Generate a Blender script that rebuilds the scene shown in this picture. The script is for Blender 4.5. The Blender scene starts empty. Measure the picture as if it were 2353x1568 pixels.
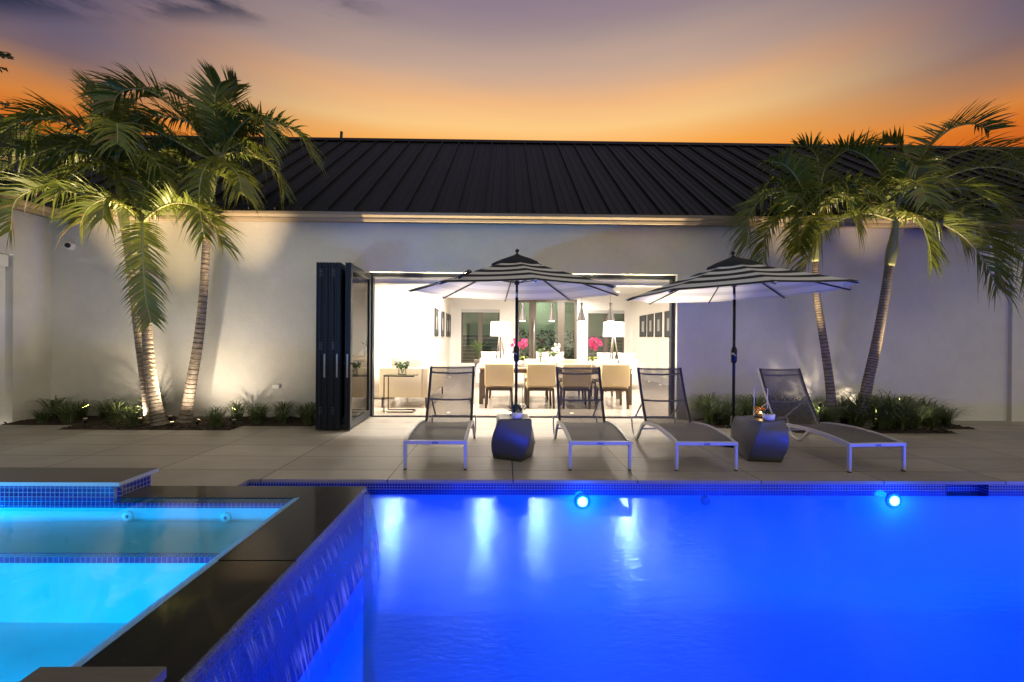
import bpy, bmesh, math, random
from mathutils import Vector, Matrix, Euler

R = math.radians
rnd = random.Random(7)
scene = bpy.context.scene
col = scene.collection

# ------------------------------------------------------------------ camera
CAM_H = 1.34
cam_d = bpy.data.cameras.new('camera')
cam = bpy.data.objects.new('camera', cam_d)
col.objects.link(cam)
cam_d.lens = 16.0
cam_d.sensor_width = 36.0
cam_d.clip_start = 0.05
cam_d.clip_end = 2000
CAM_R = Matrix.Rotation(R(-0.8), 3, 'Z') @ Matrix.Rotation(R(90 - 0.10), 3, 'X') @ Matrix.Rotation(R(0.42), 3, 'Z')
cam.matrix_world = Matrix.Translation((0, 0, CAM_H)) @ CAM_R.to_4x4()
scene.camera = cam


def at(px, py, Y):
    """point seen at (px, py) of the 2353 px wide survey picture, on the plane y = Y"""
    d = CAM_R @ Vector(((px - 1176.5) / 1045.8, -(py - 784) / 1045.8, -1))
    return Vector((0, 0, CAM_H)) + d * (Y / d.y)


# ------------------------------------------------------------------ materials
def nodes_of(m):
    m.use_nodes = True
    nt = m.node_tree
    for n in list(nt.nodes):
        nt.nodes.remove(n)
    return nt, nt.nodes, nt.links


def srgb(r, g, b):
    f = lambda c: (c / 255 / 12.92) if c / 255 <= 0.04045 else ((c / 255 + 0.055) / 1.055) ** 2.4
    return (f(r), f(g), f(b))


def pm(name, c, rough=0.5, metal=0.0, nscale=8.0, namt=0.15, bump=0.0, bscale=60.0, stretch=(1, 1, 1), spec=0.5, coat=0.0, trans=None, sheen=0.0, detail=5, drough=.5):
    """plain surface: colour with a soft procedural variation and an optional fine bump"""
    m = bpy.data.materials.new(name)
    nt, N, L = nodes_of(m)
    out = N.new('ShaderNodeOutputMaterial')
    b = N.new('ShaderNodeBsdfPrincipled')
    tc = N.new('ShaderNodeTexCoord')
    mp = N.new('ShaderNodeMapping')
    mp.inputs['Scale'].default_value = stretch
    L.new(tc.outputs['Object'], mp.inputs['Vector'])
    nz = N.new('ShaderNodeTexNoise')
    nz.inputs['Scale'].default_value = nscale
    nz.inputs['Detail'].default_value = detail; nz.inputs['Roughness'].default_value = drough
    L.new(mp.outputs[0], nz.inputs['Vector'])
    mx = N.new('ShaderNodeMix'); mx.data_type = 'RGBA'
    lo = [max(0, x * (1 - namt)) for x in c]; hi = [min(1, x * (1 + namt)) for x in c]
    mx.inputs[6].default_value = (*lo, 1); mx.inputs[7].default_value = (*hi, 1)
    L.new(nz.outputs['Fac'], mx.inputs[0])
    L.new(mx.outputs[2], b.inputs['Base Color'])
    b.inputs['Roughness'].default_value = rough
    b.inputs['Metallic'].default_value = metal
    b.inputs['Specular IOR Level'].default_value = spec
    b.inputs['Coat Weight'].default_value = coat
    b.inputs['Sheen Weight'].default_value = sheen
    if bump:
        nb = N.new('ShaderNodeTexNoise'); nb.inputs['Scale'].default_value = bscale; nb.inputs['Detail'].default_value = 3
        L.new(mp.outputs[0], nb.inputs['Vector'])
        bp = N.new('ShaderNodeBump'); bp.inputs['Strength'].default_value = bump; bp.inputs['Distance'].default_value = 0.01
        L.new(nb.outputs['Fac'], bp.inputs['Height'])
        L.new(bp.outputs[0], b.inputs['Normal'])
    if trans:
        t = N.new('ShaderNodeBsdfTranslucent'); t.inputs[0].default_value = (*trans[1], 1)
        mxs = N.new('ShaderNodeMixShader'); mxs.inputs[0].default_value = trans[0]
        L.new(b.outputs[0], mxs.inputs[1]); L.new(t.outputs[0], mxs.inputs[2])
        L.new(mxs.outputs[0], out.inputs[0])
    else:
        L.new(b.outputs[0], out.inputs[0])
    return m


def emit(name, c, s):
    m = bpy.data.materials.new(name)
    nt, N, L = nodes_of(m)
    out = N.new('ShaderNodeOutputMaterial')
    e = N.new('ShaderNodeEmission')
    e.inputs[0].default_value = (*c, 1); e.inputs[1].default_value = s
    L.new(e.outputs[0], out.inputs[0])
    m.cycles.emission_sampling = 'NONE'
    return m


def tiles(name, c1, c2, grout, w, h, gap, plane, off=(0, 0), rough=0.35, stripe=0.0, bump=0.3, coat=0.0, gr=None):
    """stack-bond tiles laid in the plane 'xy', 'xz' or 'yz'"""
    m = bpy.data.materials.new(name)
    nt, N, L = nodes_of(m)
    out = N.new('ShaderNodeOutputMaterial'); b = N.new('ShaderNodeBsdfPrincipled')
    tc = N.new('ShaderNodeTexCoord'); sp = N.new('ShaderNodeSeparateXYZ'); cb = N.new('ShaderNodeCombineXYZ')
    L.new(tc.outputs['Object'], sp.inputs[0])
    ia, ib = {'xy': (0, 1), 'xz': (0, 2), 'yz': (1, 2)}[plane]
    for i, (ax, o) in enumerate(zip((ia, ib), off)):
        ad = N.new('ShaderNodeMath'); ad.operation = 'ADD'; ad.inputs[1].default_value = o + 200 * (w if i == 0 else h)
        L.new(sp.outputs[ax], ad.inputs[0]); L.new(ad.outputs[0], cb.inputs[i])
    bt = N.new('ShaderNodeTexBrick')
    bt.offset = 0.0; bt.squash = 1.0
    bt.inputs['Scale'].default_value = 1.0
    bt.inputs['Brick Width'].default_value = w; bt.inputs['Row Height'].default_value = h
    bt.inputs['Mortar Size'].default_value = gap; bt.inputs['Mortar Smooth'].default_value = 0.2
    bt.inputs['Color1'].default_value = (*c1, 1); bt.inputs['Color2'].default_value = (*c2, 1); bt.inputs['Mortar'].default_value = (*grout, 1)
    L.new(cb.outputs[0], bt.inputs['Vector'])
    colr = bt.outputs['Color']
    if stripe:
        mp = N.new('ShaderNodeMapping'); mp.inputs['Scale'].default_value = (1.2, 26, 1)
        L.new(cb.outputs[0], mp.inputs[0])
        nz = N.new('ShaderNodeTexNoise'); nz.inputs['Scale'].default_value = 1.6; nz.inputs['Detail'].default_value = 7; nz.inputs['Roughness'].default_value = 0.65
        L.new(mp.outputs[0], nz.inputs['Vector'])
        n2 = N.new('ShaderNodeTexNoise'); n2.inputs['Scale'].default_value = 1.3; n2.inputs['Detail'].default_value = 6
        L.new(cb.outputs[0], n2.inputs['Vector'])
        mu = N.new('ShaderNodeMath'); mu.operation = 'ADD'; L.new(nz.outputs['Fac'], mu.inputs[0]); L.new(n2.outputs['Fac'], mu.inputs[1])
        mr = N.new('ShaderNodeMapRange'); mr.inputs[1].default_value = 0.65; mr.inputs[2].default_value = 1.35
        mr.inputs[3].default_value = 1 - stripe; mr.inputs[4].default_value = 1 + stripe
        L.new(mu.outputs[0], mr.inputs[0])
        vm = N.new('ShaderNodeVectorMath'); vm.operation = 'SCALE'
        L.new(bt.outputs['Color'], vm.inputs[0]); L.new(mr.outputs[0], vm.inputs['Scale'])
        colr = vm.outputs[0]
    L.new(colr, b.inputs['Base Color'])
    b.inputs['Roughness'].default_value = rough
    b.inputs['Coat Weight'].default_value = coat
    bp = N.new('ShaderNodeBump'); bp.invert = True; bp.inputs['Strength'].default_value = bump; bp.inputs['Distance'].default_value = 0.002
    L.new(bt.outputs['Fac'], bp.inputs['Height']); L.new(bp.outputs[0], b.inputs['Normal'])
    L.new(b.outputs[0], out.inputs[0])
    return m


def water(name, tint, ior, rough, bumps, bscale, stretch, refl=(1, 1, 1)):
    m = bpy.data.materials.new(name)
    nt, N, L = nodes_of(m)
    out = N.new('ShaderNodeOutputMaterial')
    tr = N.new('ShaderNodeBsdfTransparent'); tr.inputs[0].default_value = (*tint, 1)
    gl = N.new('ShaderNodeBsdfGlossy'); gl.inputs['Roughness'].default_value = rough; gl.inputs[0].default_value = (*refl, 1)
    fr = N.new('ShaderNodeFresnel'); fr.inputs[0].default_value = ior
    tc = N.new('ShaderNodeTexCoord'); mp = N.new('ShaderNodeMapping'); mp.inputs['Scale'].default_value = stretch
    L.new(tc.outputs['Object'], mp.inputs[0])
    nz = N.new('ShaderNodeTexNoise'); nz.inputs['Scale'].default_value = bscale; nz.inputs['Detail'].default_value = 4; nz.inputs['Distortion'].default_value = 0.6
    L.new(mp.outputs[0], nz.inputs['Vector'])
    bp = N.new('ShaderNodeBump'); bp.inputs['Strength'].default_value = bumps; bp.inputs['Distance'].default_value = 0.02
    L.new(nz.outputs['Fac'], bp.inputs['Height'])
    L.new(bp.outputs[0], gl.inputs['Normal'])
    mx = N.new('ShaderNodeMixShader')
    L.new(fr.outputs[0], mx.inputs[0]); L.new(tr.outputs[0], mx.inputs[1]); L.new(gl.outputs[0], mx.inputs[2])
    L.new(mx.outputs[0], out.inputs[0])
    return m


def see_through(name, c, clear, rough=0.6, weave=0):
    """woven sling or tinted glass: part of the light passes straight through"""
    m = bpy.data.materials.new(name)
    nt, N, L = nodes_of(m)
    out = N.new('ShaderNodeOutputMaterial')
    tr = N.new('ShaderNodeBsdfTransparent'); tr.inputs[0].default_value = (1, 1, 1, 1)
    b = N.new('ShaderNodeBsdfPrincipled'); b.inputs['Base Color'].default_value = (*c, 1); b.inputs['Roughness'].default_value = rough
    mx = N.new('ShaderNodeMixShader'); mx.inputs[0].default_value = 1 - clear
    if weave:
        tc = N.new('ShaderNodeTexCoord'); nz = N.new('ShaderNodeTexNoise'); mp = N.new('ShaderNodeMapping')
        mp.inputs['Scale'].default_value = (1, 1, 6)
        nz.inputs['Scale'].default_value = weave; nz.inputs['Detail'].default_value = 4
        L.new(tc.outputs['Object'], mp.inputs[0]); L.new(mp.outputs[0], nz.inputs['Vector'])
        mr = N.new('ShaderNodeMapRange'); mr.inputs[1].default_value = 0.3; mr.inputs[2].default_value = 0.7
        mr.inputs[3].default_value = 1 - clear - 0.1; mr.inputs[4].default_value = 1 - clear + 0.1
        L.new(nz.outputs['Fac'], mr.inputs[0]); L.new(mr.outputs[0], mx.inputs[0])
    L.new(tr.outputs[0], mx.inputs[1]); L.new(b.outputs[0], mx.inputs[2]); L.new(mx.outputs[0], out.inputs[0])
    return m


def glass(name, tint, ior=1.5):
    m = bpy.data.materials.new(name)
    nt, N, L = nodes_of(m)
    out = N.new('ShaderNodeOutputMaterial')
    tr = N.new('ShaderNodeBsdfTransparent'); tr.inputs[0].default_value = (*tint, 1)
    gl = N.new('ShaderNodeBsdfGlossy'); gl.inputs['Roughness'].default_value = 0.01
    fr = N.new('ShaderNodeFresnel'); fr.inputs[0].default_value = ior
    mx = N.new('ShaderNodeMixShader')
    L.new(fr.outputs[0], mx.inputs[0]); L.new(tr.outputs[0], mx.inputs[1]); L.new(gl.outputs[0], mx.inputs[2])
    L.new(mx.outputs[0], out.inputs[0])
    return m


M = {}
M['stucco'] = pm('stucco', (0.66, 0.635, 0.59), 0.85, nscale=1.1, namt=0.22, bump=0.8, bscale=70, detail=10, drough=.78)
M['trim'] = pm('gutter_paint', (0.20, 0.155, 0.112), 0.45, nscale=3, namt=0.08)
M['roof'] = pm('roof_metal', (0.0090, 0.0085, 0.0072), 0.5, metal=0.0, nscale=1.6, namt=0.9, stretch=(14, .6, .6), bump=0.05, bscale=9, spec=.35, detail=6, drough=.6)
M['white'] = pm('white_paint', (0.82, 0.81, 0.79), 0.5, nscale=2, namt=0.03)
M['warm_wall'] = pm('interior_wall_paint', (0.80, 0.77, 0.71), 0.6, nscale=2, namt=0.03)
M['ceiling'] = pm('ceiling_paint', (0.82, 0.82, 0.82), 0.7, nscale=2, namt=0.02)
M['dark_frame'] = pm('dark_aluminium', (0.012, 0.018, 0.030), 0.35, metal=0.2, nscale=20, namt=0.2, bump=0.02)
M['bronze'] = pm('bronze_frame', (0.11, 0.09, 0.075), 0.45, nscale=8, namt=0.1)
M['steel'] = pm('brushed_steel', (0.55, 0.55, 0.55), 0.3, metal=0.9, nscale=60, namt=0.1, stretch=(1, 1, 8))
M['alu'] = pm('silver_aluminium', (0.46, 0.46, 0.46), 0.38, metal=0.15, nscale=40, namt=0.06)
M['plate'] = pm('badge_plate', (0.16, 0.16, 0.18), 0.4, metal=0.6)
M['black'] = pm('black_metal', (0.012, 0.012, 0.014), 0.35, metal=0.3, nscale=30, namt=0.25)
M['rubber'] = pm('black_rubber', (0.015, 0.015, 0.015), 0.8)
M['sling'] = see_through('sling_mesh', (0.060, 0.050, 0.047), 0.30, 0.7, weave=60)
M['sling_seat'] = see_through('sling_seat_mesh', (0.090, 0.084, 0.080), 0.08, 0.7, weave=60)
M['sling_hem'] = pm('sling_hem', (0.030, 0.028, 0.030), 0.7, nscale=60, namt=0.15)
M['canopy_black'] = pm('canopy_black', (0.012, 0.013, 0.018), 0.85, nscale=150, namt=0.2, bump=0.05, bscale=300)
M['canopy_white'] = pm('canopy_white', (0.74, 0.74, 0.75), 0.85, nscale=150, namt=0.06, bump=0.05, bscale=300, trans=(0.15, (0.5, 0.5, 0.5)))
M['under_pale'] = pm('canopy_underside_pale', (0.82, 0.80, 0.77), 0.9, nscale=120, namt=0.05)
M['under_dim'] = pm('canopy_underside_dim', (0.66, 0.64, 0.61), 0.9, nscale=120, namt=0.05)
M['stool'] = pm('cast_stool', (0.085, 0.088, 0.092), 0.36, metal=0.4, nscale=14, namt=0.12, bump=0.06, bscale=60)
M['pot'] = pm('white_ceramic', (0.78, 0.78, 0.78), 0.25, nscale=10, namt=0.04)
M['tan'] = pm('tan_weave', (0.64, 0.50, 0.28), 0.9, nscale=140, namt=0.35, bump=0.3, bscale=260)
M['tan_back'] = pm('beige_weave', (0.68, 0.55, 0.42), 0.9, nscale=140, namt=0.2, bump=0.2, bscale=260)
M['wood'] = pm('dark_walnut', (0.055, 0.035, 0.025), 0.45, nscale=12, namt=0.35, stretch=(8, 8, 1))
M['oak'] = pm('grey_oak', (0.17, 0.125, 0.085), 0.4, nscale=10, namt=0.25, stretch=(1, 9, 9))
M['cream'] = pm('cream_linen', (0.62, 0.53, 0.38), 0.9, nscale=120, namt=0.1, bump=0.15, bscale=200)
M['linen'] = pm('white_linen', (0.60, 0.565, 0.51), 0.9, nscale=60, namt=0.05, bump=0.1, bscale=60)
M['pillow'] = pm('taupe_pillow', (0.50, 0.42, 0.31), 0.9, nscale=80, namt=0.12, bump=0.15, bscale=120)
M['pendant'] = pm('pendant_metal', (0.045, 0.038, 0.032), 0.5, metal=0.1)
M['petal_pink'] = pm('pink_petal', (0.50, 0.035, 0.15), 0.6, nscale=60, namt=0.4, trans=(0.3, (0.55, 0.07, 0.2)))
M['petal_white'] = pm('white_petal', (0.80, 0.79, 0.72), 0.6, nscale=60, namt=0.05, trans=(0.3, (0.7, 0.7, 0.6)))
M['leaf'] = pm('garden_leaf', (0.055, 0.105, 0.022), 0.45, nscale=30, namt=0.5, trans=(0.25, (0.10, 0.17, 0.02)))
M['leaf_lime'] = pm('lime_leaf', (0.20, 0.24, 0.03), 0.45, nscale=30, namt=0.3, trans=(0.3, (0.25, 0.3, 0.03)))
M['succulent'] = pm('succulent_leaf', (0.045, 0.085, 0.05), 0.5, nscale=40, namt=0.4)
M['blade'] = pm('border_grass_blade', (0.10, 0.135, 0.050), 0.5, nscale=5, namt=0.6, trans=(0.2, (0.13, 0.17, 0.05)))
M['frond'] = pm('palm_leaflet', (0.115, 0.150, 0.026), 0.40, nscale=3.5, namt=0.5, trans=(0.25, (0.20, 0.21, 0.025)))
M['dry_frond'] = pm('dry_palm_leaflet', (0.20, 0.13, 0.055), 0.6, nscale=6, namt=0.4)
M['rachis'] = pm('palm_rachis', (0.30, 0.29, 0.12), 0.5, nscale=10, namt=0.2)
M['shaft'] = pm('palm_crownshaft', (0.20, 0.22, 0.10), 0.5, nscale=6, namt=0.3, stretch=(6, 6, 1))
M['mulch'] = pm('bark_mulch', (0.030, 0.018, 0.012), 0.95, nscale=45, namt=0.8, bump=1.0, bscale=50)
M['soil'] = pm('lawn_ground', (0.03, 0.045, 0.015), 0.95, nscale=3, namt=0.4)
M['plaster'] = pm('pool_plaster', (0.66, 0.72, 0.78), 0.6, nscale=1.2, namt=0.10)
M['spa_plaster'] = pm('spa_plaster', (0.66, 0.70, 0.72), 0.7, nscale=5, namt=0.10, bump=0.1, bscale=40)
M['wet_stone'] = pm('wet_charcoal_stone', (0.013, 0.013, 0.013), 0.16, nscale=9, namt=0.4, bump=0.10, bscale=9, stretch=(2.5, 1, 1), spec=0.6)
_b = M['wet_stone'].node_tree.nodes['Principled BSDF']
_b.inputs['Coat Weight'].default_value = 0.55; _b.inputs['Coat Roughness'].default_value = 0.06; _b.inputs['Coat IOR'].default_value = 1.27; _b.inputs['Specular IOR Level'].default_value = 0.1; _b.inputs['Roughness'].default_value = .4
M['dry_stone'] = pm('grey_stone_cap', (0.115, 0.100, 0.085), 0.6, nscale=6, namt=0.2, stretch=(1, 12, 1), bump=0.08, bscale=40)
M['lip'] = pm('pale_stone_edge', (0.42, 0.42, 0.42), 0.6, nscale=10, namt=0.1)
M['deck'] = tiles('deck_pavers', (0.300, 0.265, 0.224), (0.240, 0.213, 0.181), (0.05, 0.043, 0.036), 1.2, 0.537, 0.007, 'xy', off=(-0.08, -4.68 + 0.537 * 9), rough=0.5, stripe=0.22, bump=0.5)
M['floor'] = tiles('interior_porcelain', (0.44, 0.37, 0.31), (0.40, 0.34, 0.285), (0.24, 0.2, 0.17), 1.2, 0.6, 0.003, 'xy', off=(0.3, 0), rough=0.22, stripe=0.16, bump=0.1)
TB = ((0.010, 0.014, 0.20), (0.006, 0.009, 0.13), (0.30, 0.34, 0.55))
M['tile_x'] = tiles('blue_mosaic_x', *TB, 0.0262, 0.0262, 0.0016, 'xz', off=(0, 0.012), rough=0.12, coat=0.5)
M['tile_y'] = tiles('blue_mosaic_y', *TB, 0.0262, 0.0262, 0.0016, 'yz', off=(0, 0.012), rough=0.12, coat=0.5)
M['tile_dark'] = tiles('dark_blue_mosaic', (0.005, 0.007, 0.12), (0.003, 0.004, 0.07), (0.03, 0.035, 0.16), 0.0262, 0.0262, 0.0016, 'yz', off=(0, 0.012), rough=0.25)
M['tile_top'] = tiles('blue_mosaic_top', *TB, 0.0262, 0.0262, 0.0016, 'xy', off=(0, 0), rough=0.12, coat=0.5)
M['pool_water'] = water('pool_water', (0.05, 0.60, 1.0), 2.0, 0.16, 0.12, 13.0, (1.0, 2.4, 1), refl=(.36, .72, 1.0))
M['spa_water'] = water('spa_water', (0.30, 0.92, 1.0), 1.30, 0.05, 0.05, 5.0, (1, 1.5, 1))
M['glass'] = glass('clear_glass', (0.96, 0.98, 0.97), 1.5)
M['door_glass'] = glass('folding_door_glass', (0.94, 0.97, 0.96), 2.0)
M['dark_glass'] = glass('window_glass', (0.80, 0.88, 0.84), 1.6)
M['amber_glass'] = see_through('amber_glass', (0.30, 0.13, 0.05), 0.75, 0.1)
M['candle'] = emit('candle_flame', (1.0, 0.55, 0.18), 30)
M['wax'] = pm('candle_wax', (0.8, 0.6, 0.35), 0.5)
M['shade'] = emit('lit_lamp_shade', (1.0, 0.93, 0.80), 3.2)
M['downlight'] = emit('lit_downlight', (1.0, 0.94, 0.84), 12)
M['warm_lens'] = emit('lit_garden_lens', (1.0, 0.72, 0.36), 5)
M['dim_lens'] = emit('shielded_garden_lens', (1.0, 0.72, 0.36), .5)
M['floor_lens'] = emit('lit_floor_lens', (1.0, 0.80, 0.45), 14)
M['pool_lens'] = emit('lit_pool_lens', (1.0, 1.0, 1.0), 40)
M['brick_red'] = pm('photo_tone', (0.35, 0.34, 0.33), 0.6, nscale=60, namt=0.8)
M['art_dark'] = pm('picture_mount', (0.05, 0.055, 0.06), 0.6, nscale=4, namt=0.2)
M['hedge'] = pm('courtyard_leaf', (0.03, 0.05, 0.02), 0.6, nscale=20, namt=0.6)
M['court'] = pm('courtyard_wall', (0.36, 0.40, 0.28), 0.8, nscale=2, namt=0.1)
M['shutter'] = pm('courtyard_screen', (0.06, 0.065, 0.075), 0.6)
M['bark'] = pm('twig_bark', (0.02, 0.016, 0.012), 0.9)


def trunk_mat():
    m = bpy.data.materials.new('palm_trunk')
    nt, N, L = nodes_of(m)
    out = N.new('ShaderNodeOutputMaterial'); b = N.new('ShaderNodeBsdfPrincipled')
    tc = N.new('ShaderNodeTexCoord')
    nz = N.new('ShaderNodeTexNoise'); nz.inputs['Scale'].default_value = 14; nz.inputs['Detail'].default_value = 8
    mp = N.new('ShaderNodeMapping'); mp.inputs['Scale'].default_value = (1, 1, 3)
    L.new(tc.outputs['Object'], mp.inputs[0]); L.new(mp.outputs[0], nz.inputs['Vector'])
    cr = N.new('ShaderNodeValToRGB')
    cr.color_ramp.elements[0].position = 0.3; cr.color_ramp.elements[0].color = (0.11, 0.085, 0.065, 1)
    cr.color_ramp.elements[1].position = 0.7; cr.color_ramp.elements[1].color = (0.30, 0.25, 0.20, 1)
    L.new(nz.outputs['Fac'], cr.inputs[0]); L.new(cr.outputs[0], b.inputs['Base Color'])
    b.inputs['Roughness'].default_value = 0.9
    bp = N.new('ShaderNodeBump'); bp.inputs['Strength'].default_value = 0.5; bp.inputs['Distance'].default_value = 0.01
    L.new(nz.outputs['Fac'], bp.inputs['Height']); L.new(bp.outputs[0], b.inputs['Normal'])
    L.new(b.outputs[0], out.inputs[0])
    return m


M['trunk'] = trunk_mat()
M['trunk_ring'] = pm('palm_leaf_scar', (0.022, 0.018, 0.014), 0.95)


def falls_mat():
    """thin sheet of falling water: clear film, faint aerated streaks, reflection highlights painted as whiter bands"""
    m = bpy.data.materials.new('falling_water')
    nt, N, L = nodes_of(m)
    out = N.new('ShaderNodeOutputMaterial')
    tc = N.new('ShaderNodeTexCoord')
    mp = N.new('ShaderNodeMapping'); mp.inputs['Scale'].default_value = (1, 34, 1.6)
    L.new(tc.outputs['Object'], mp.inputs[0])
    nz = N.new('ShaderNodeTexNoise'); nz.inputs['Scale'].default_value = 1.0; nz.inputs['Detail'].default_value = 6; nz.inputs['Roughness'].default_value = 0.7
    L.new(mp.outputs[0], nz.inputs['Vector'])
    n2 = N.new('ShaderNodeTexNoise'); n2.inputs['Scale'].default_value = 2.2; n2.inputs['Detail'].default_value = 2
    L.new(tc.outputs['Object'], n2.inputs['Vector'])
    mu = N.new('ShaderNodeMath'); mu.operation = 'MULTIPLY'; L.new(nz.outputs['Fac'], mu.inputs[0]); L.new(n2.outputs['Fac'], mu.inputs[1])
    mr = N.new('ShaderNodeMapRange'); mr.inputs[1].default_value = 0.20; mr.inputs[2].default_value = 0.42; mr.inputs[3].default_value = 0.0; mr.inputs[4].default_value = 0.07
    L.new(mu.outputs[0], mr.inputs[0])
    tr = N.new('ShaderNodeBsdfTransparent'); tr.inputs[0].default_value = (0.6, 0.75, 1.0, 1)
    gl = N.new('ShaderNodeBsdfGlossy'); gl.inputs['Roughness'].default_value = 0.16; gl.inputs[0].default_value = (.55, .65, .9, 1)
    bp = N.new('ShaderNodeBump'); bp.inputs['Strength'].default_value = 0.55; bp.inputs['Distance'].default_value = 0.02
    L.new(nz.outputs['Fac'], bp.inputs['Height']); L.new(bp.outputs[0], gl.inputs['Normal'])
    lw = N.new('ShaderNodeFresnel'); lw.inputs[0].default_value = 1.33
    L.new(bp.outputs[0], lw.inputs['Normal'])
    fm_ = N.new('ShaderNodeMath'); fm_.operation = 'MULTIPLY'; fm_.inputs[1].default_value = .2; L.new(lw.outputs[0], fm_.inputs[0])
    ms = N.new('ShaderNodeMixShader'); L.new(fm_.outputs[0], ms.inputs[0]); L.new(tr.outputs[0], ms.inputs[1]); L.new(gl.outputs[0], ms.inputs[2])
    sp = N.new('ShaderNodeSeparateXYZ'); L.new(tc.outputs['Object'], sp.inputs[0])
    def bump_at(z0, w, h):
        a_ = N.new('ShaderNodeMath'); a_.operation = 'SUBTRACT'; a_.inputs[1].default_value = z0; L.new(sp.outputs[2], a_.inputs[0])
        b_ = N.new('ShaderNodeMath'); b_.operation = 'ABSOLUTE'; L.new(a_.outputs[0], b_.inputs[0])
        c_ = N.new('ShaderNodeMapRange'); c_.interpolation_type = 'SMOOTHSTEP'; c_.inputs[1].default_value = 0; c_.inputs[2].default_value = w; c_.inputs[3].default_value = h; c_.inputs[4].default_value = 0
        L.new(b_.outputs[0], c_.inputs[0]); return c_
    zc1, zc2 = bump_at(.10, .10, 1.0), bump_at(.31, .09, .45)  # two bands of reflected highlight painted into the sheet colour
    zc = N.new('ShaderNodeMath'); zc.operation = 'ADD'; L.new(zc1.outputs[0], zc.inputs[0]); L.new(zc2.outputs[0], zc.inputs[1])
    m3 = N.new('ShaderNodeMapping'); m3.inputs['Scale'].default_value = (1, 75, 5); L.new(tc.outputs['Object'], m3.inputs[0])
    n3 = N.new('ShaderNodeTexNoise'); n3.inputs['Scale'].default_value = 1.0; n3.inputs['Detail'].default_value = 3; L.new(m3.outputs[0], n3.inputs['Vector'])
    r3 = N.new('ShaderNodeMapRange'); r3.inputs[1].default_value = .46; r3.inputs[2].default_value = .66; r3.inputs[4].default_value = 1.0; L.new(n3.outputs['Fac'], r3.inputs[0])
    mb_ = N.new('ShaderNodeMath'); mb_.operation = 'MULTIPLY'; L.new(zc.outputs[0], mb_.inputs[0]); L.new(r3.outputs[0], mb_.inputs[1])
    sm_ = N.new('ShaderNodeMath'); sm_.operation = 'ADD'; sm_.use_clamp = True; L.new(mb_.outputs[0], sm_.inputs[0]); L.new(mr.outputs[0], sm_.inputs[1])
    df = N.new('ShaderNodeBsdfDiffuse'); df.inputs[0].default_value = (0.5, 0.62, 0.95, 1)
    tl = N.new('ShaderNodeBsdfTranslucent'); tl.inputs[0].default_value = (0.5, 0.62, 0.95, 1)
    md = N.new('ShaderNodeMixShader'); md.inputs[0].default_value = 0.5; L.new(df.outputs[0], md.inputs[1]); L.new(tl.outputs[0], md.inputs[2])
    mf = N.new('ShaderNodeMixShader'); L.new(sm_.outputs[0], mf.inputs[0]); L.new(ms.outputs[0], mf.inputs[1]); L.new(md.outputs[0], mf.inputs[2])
    L.new(mf.outputs[0], out.inputs[0])
    return m


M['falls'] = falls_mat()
M['meniscus'] = pm('waterline_trim', (0.5, 0.6, 0.62), 0.2, trans=(0.75, (0.75, 0.85, 0.9)))


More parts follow.
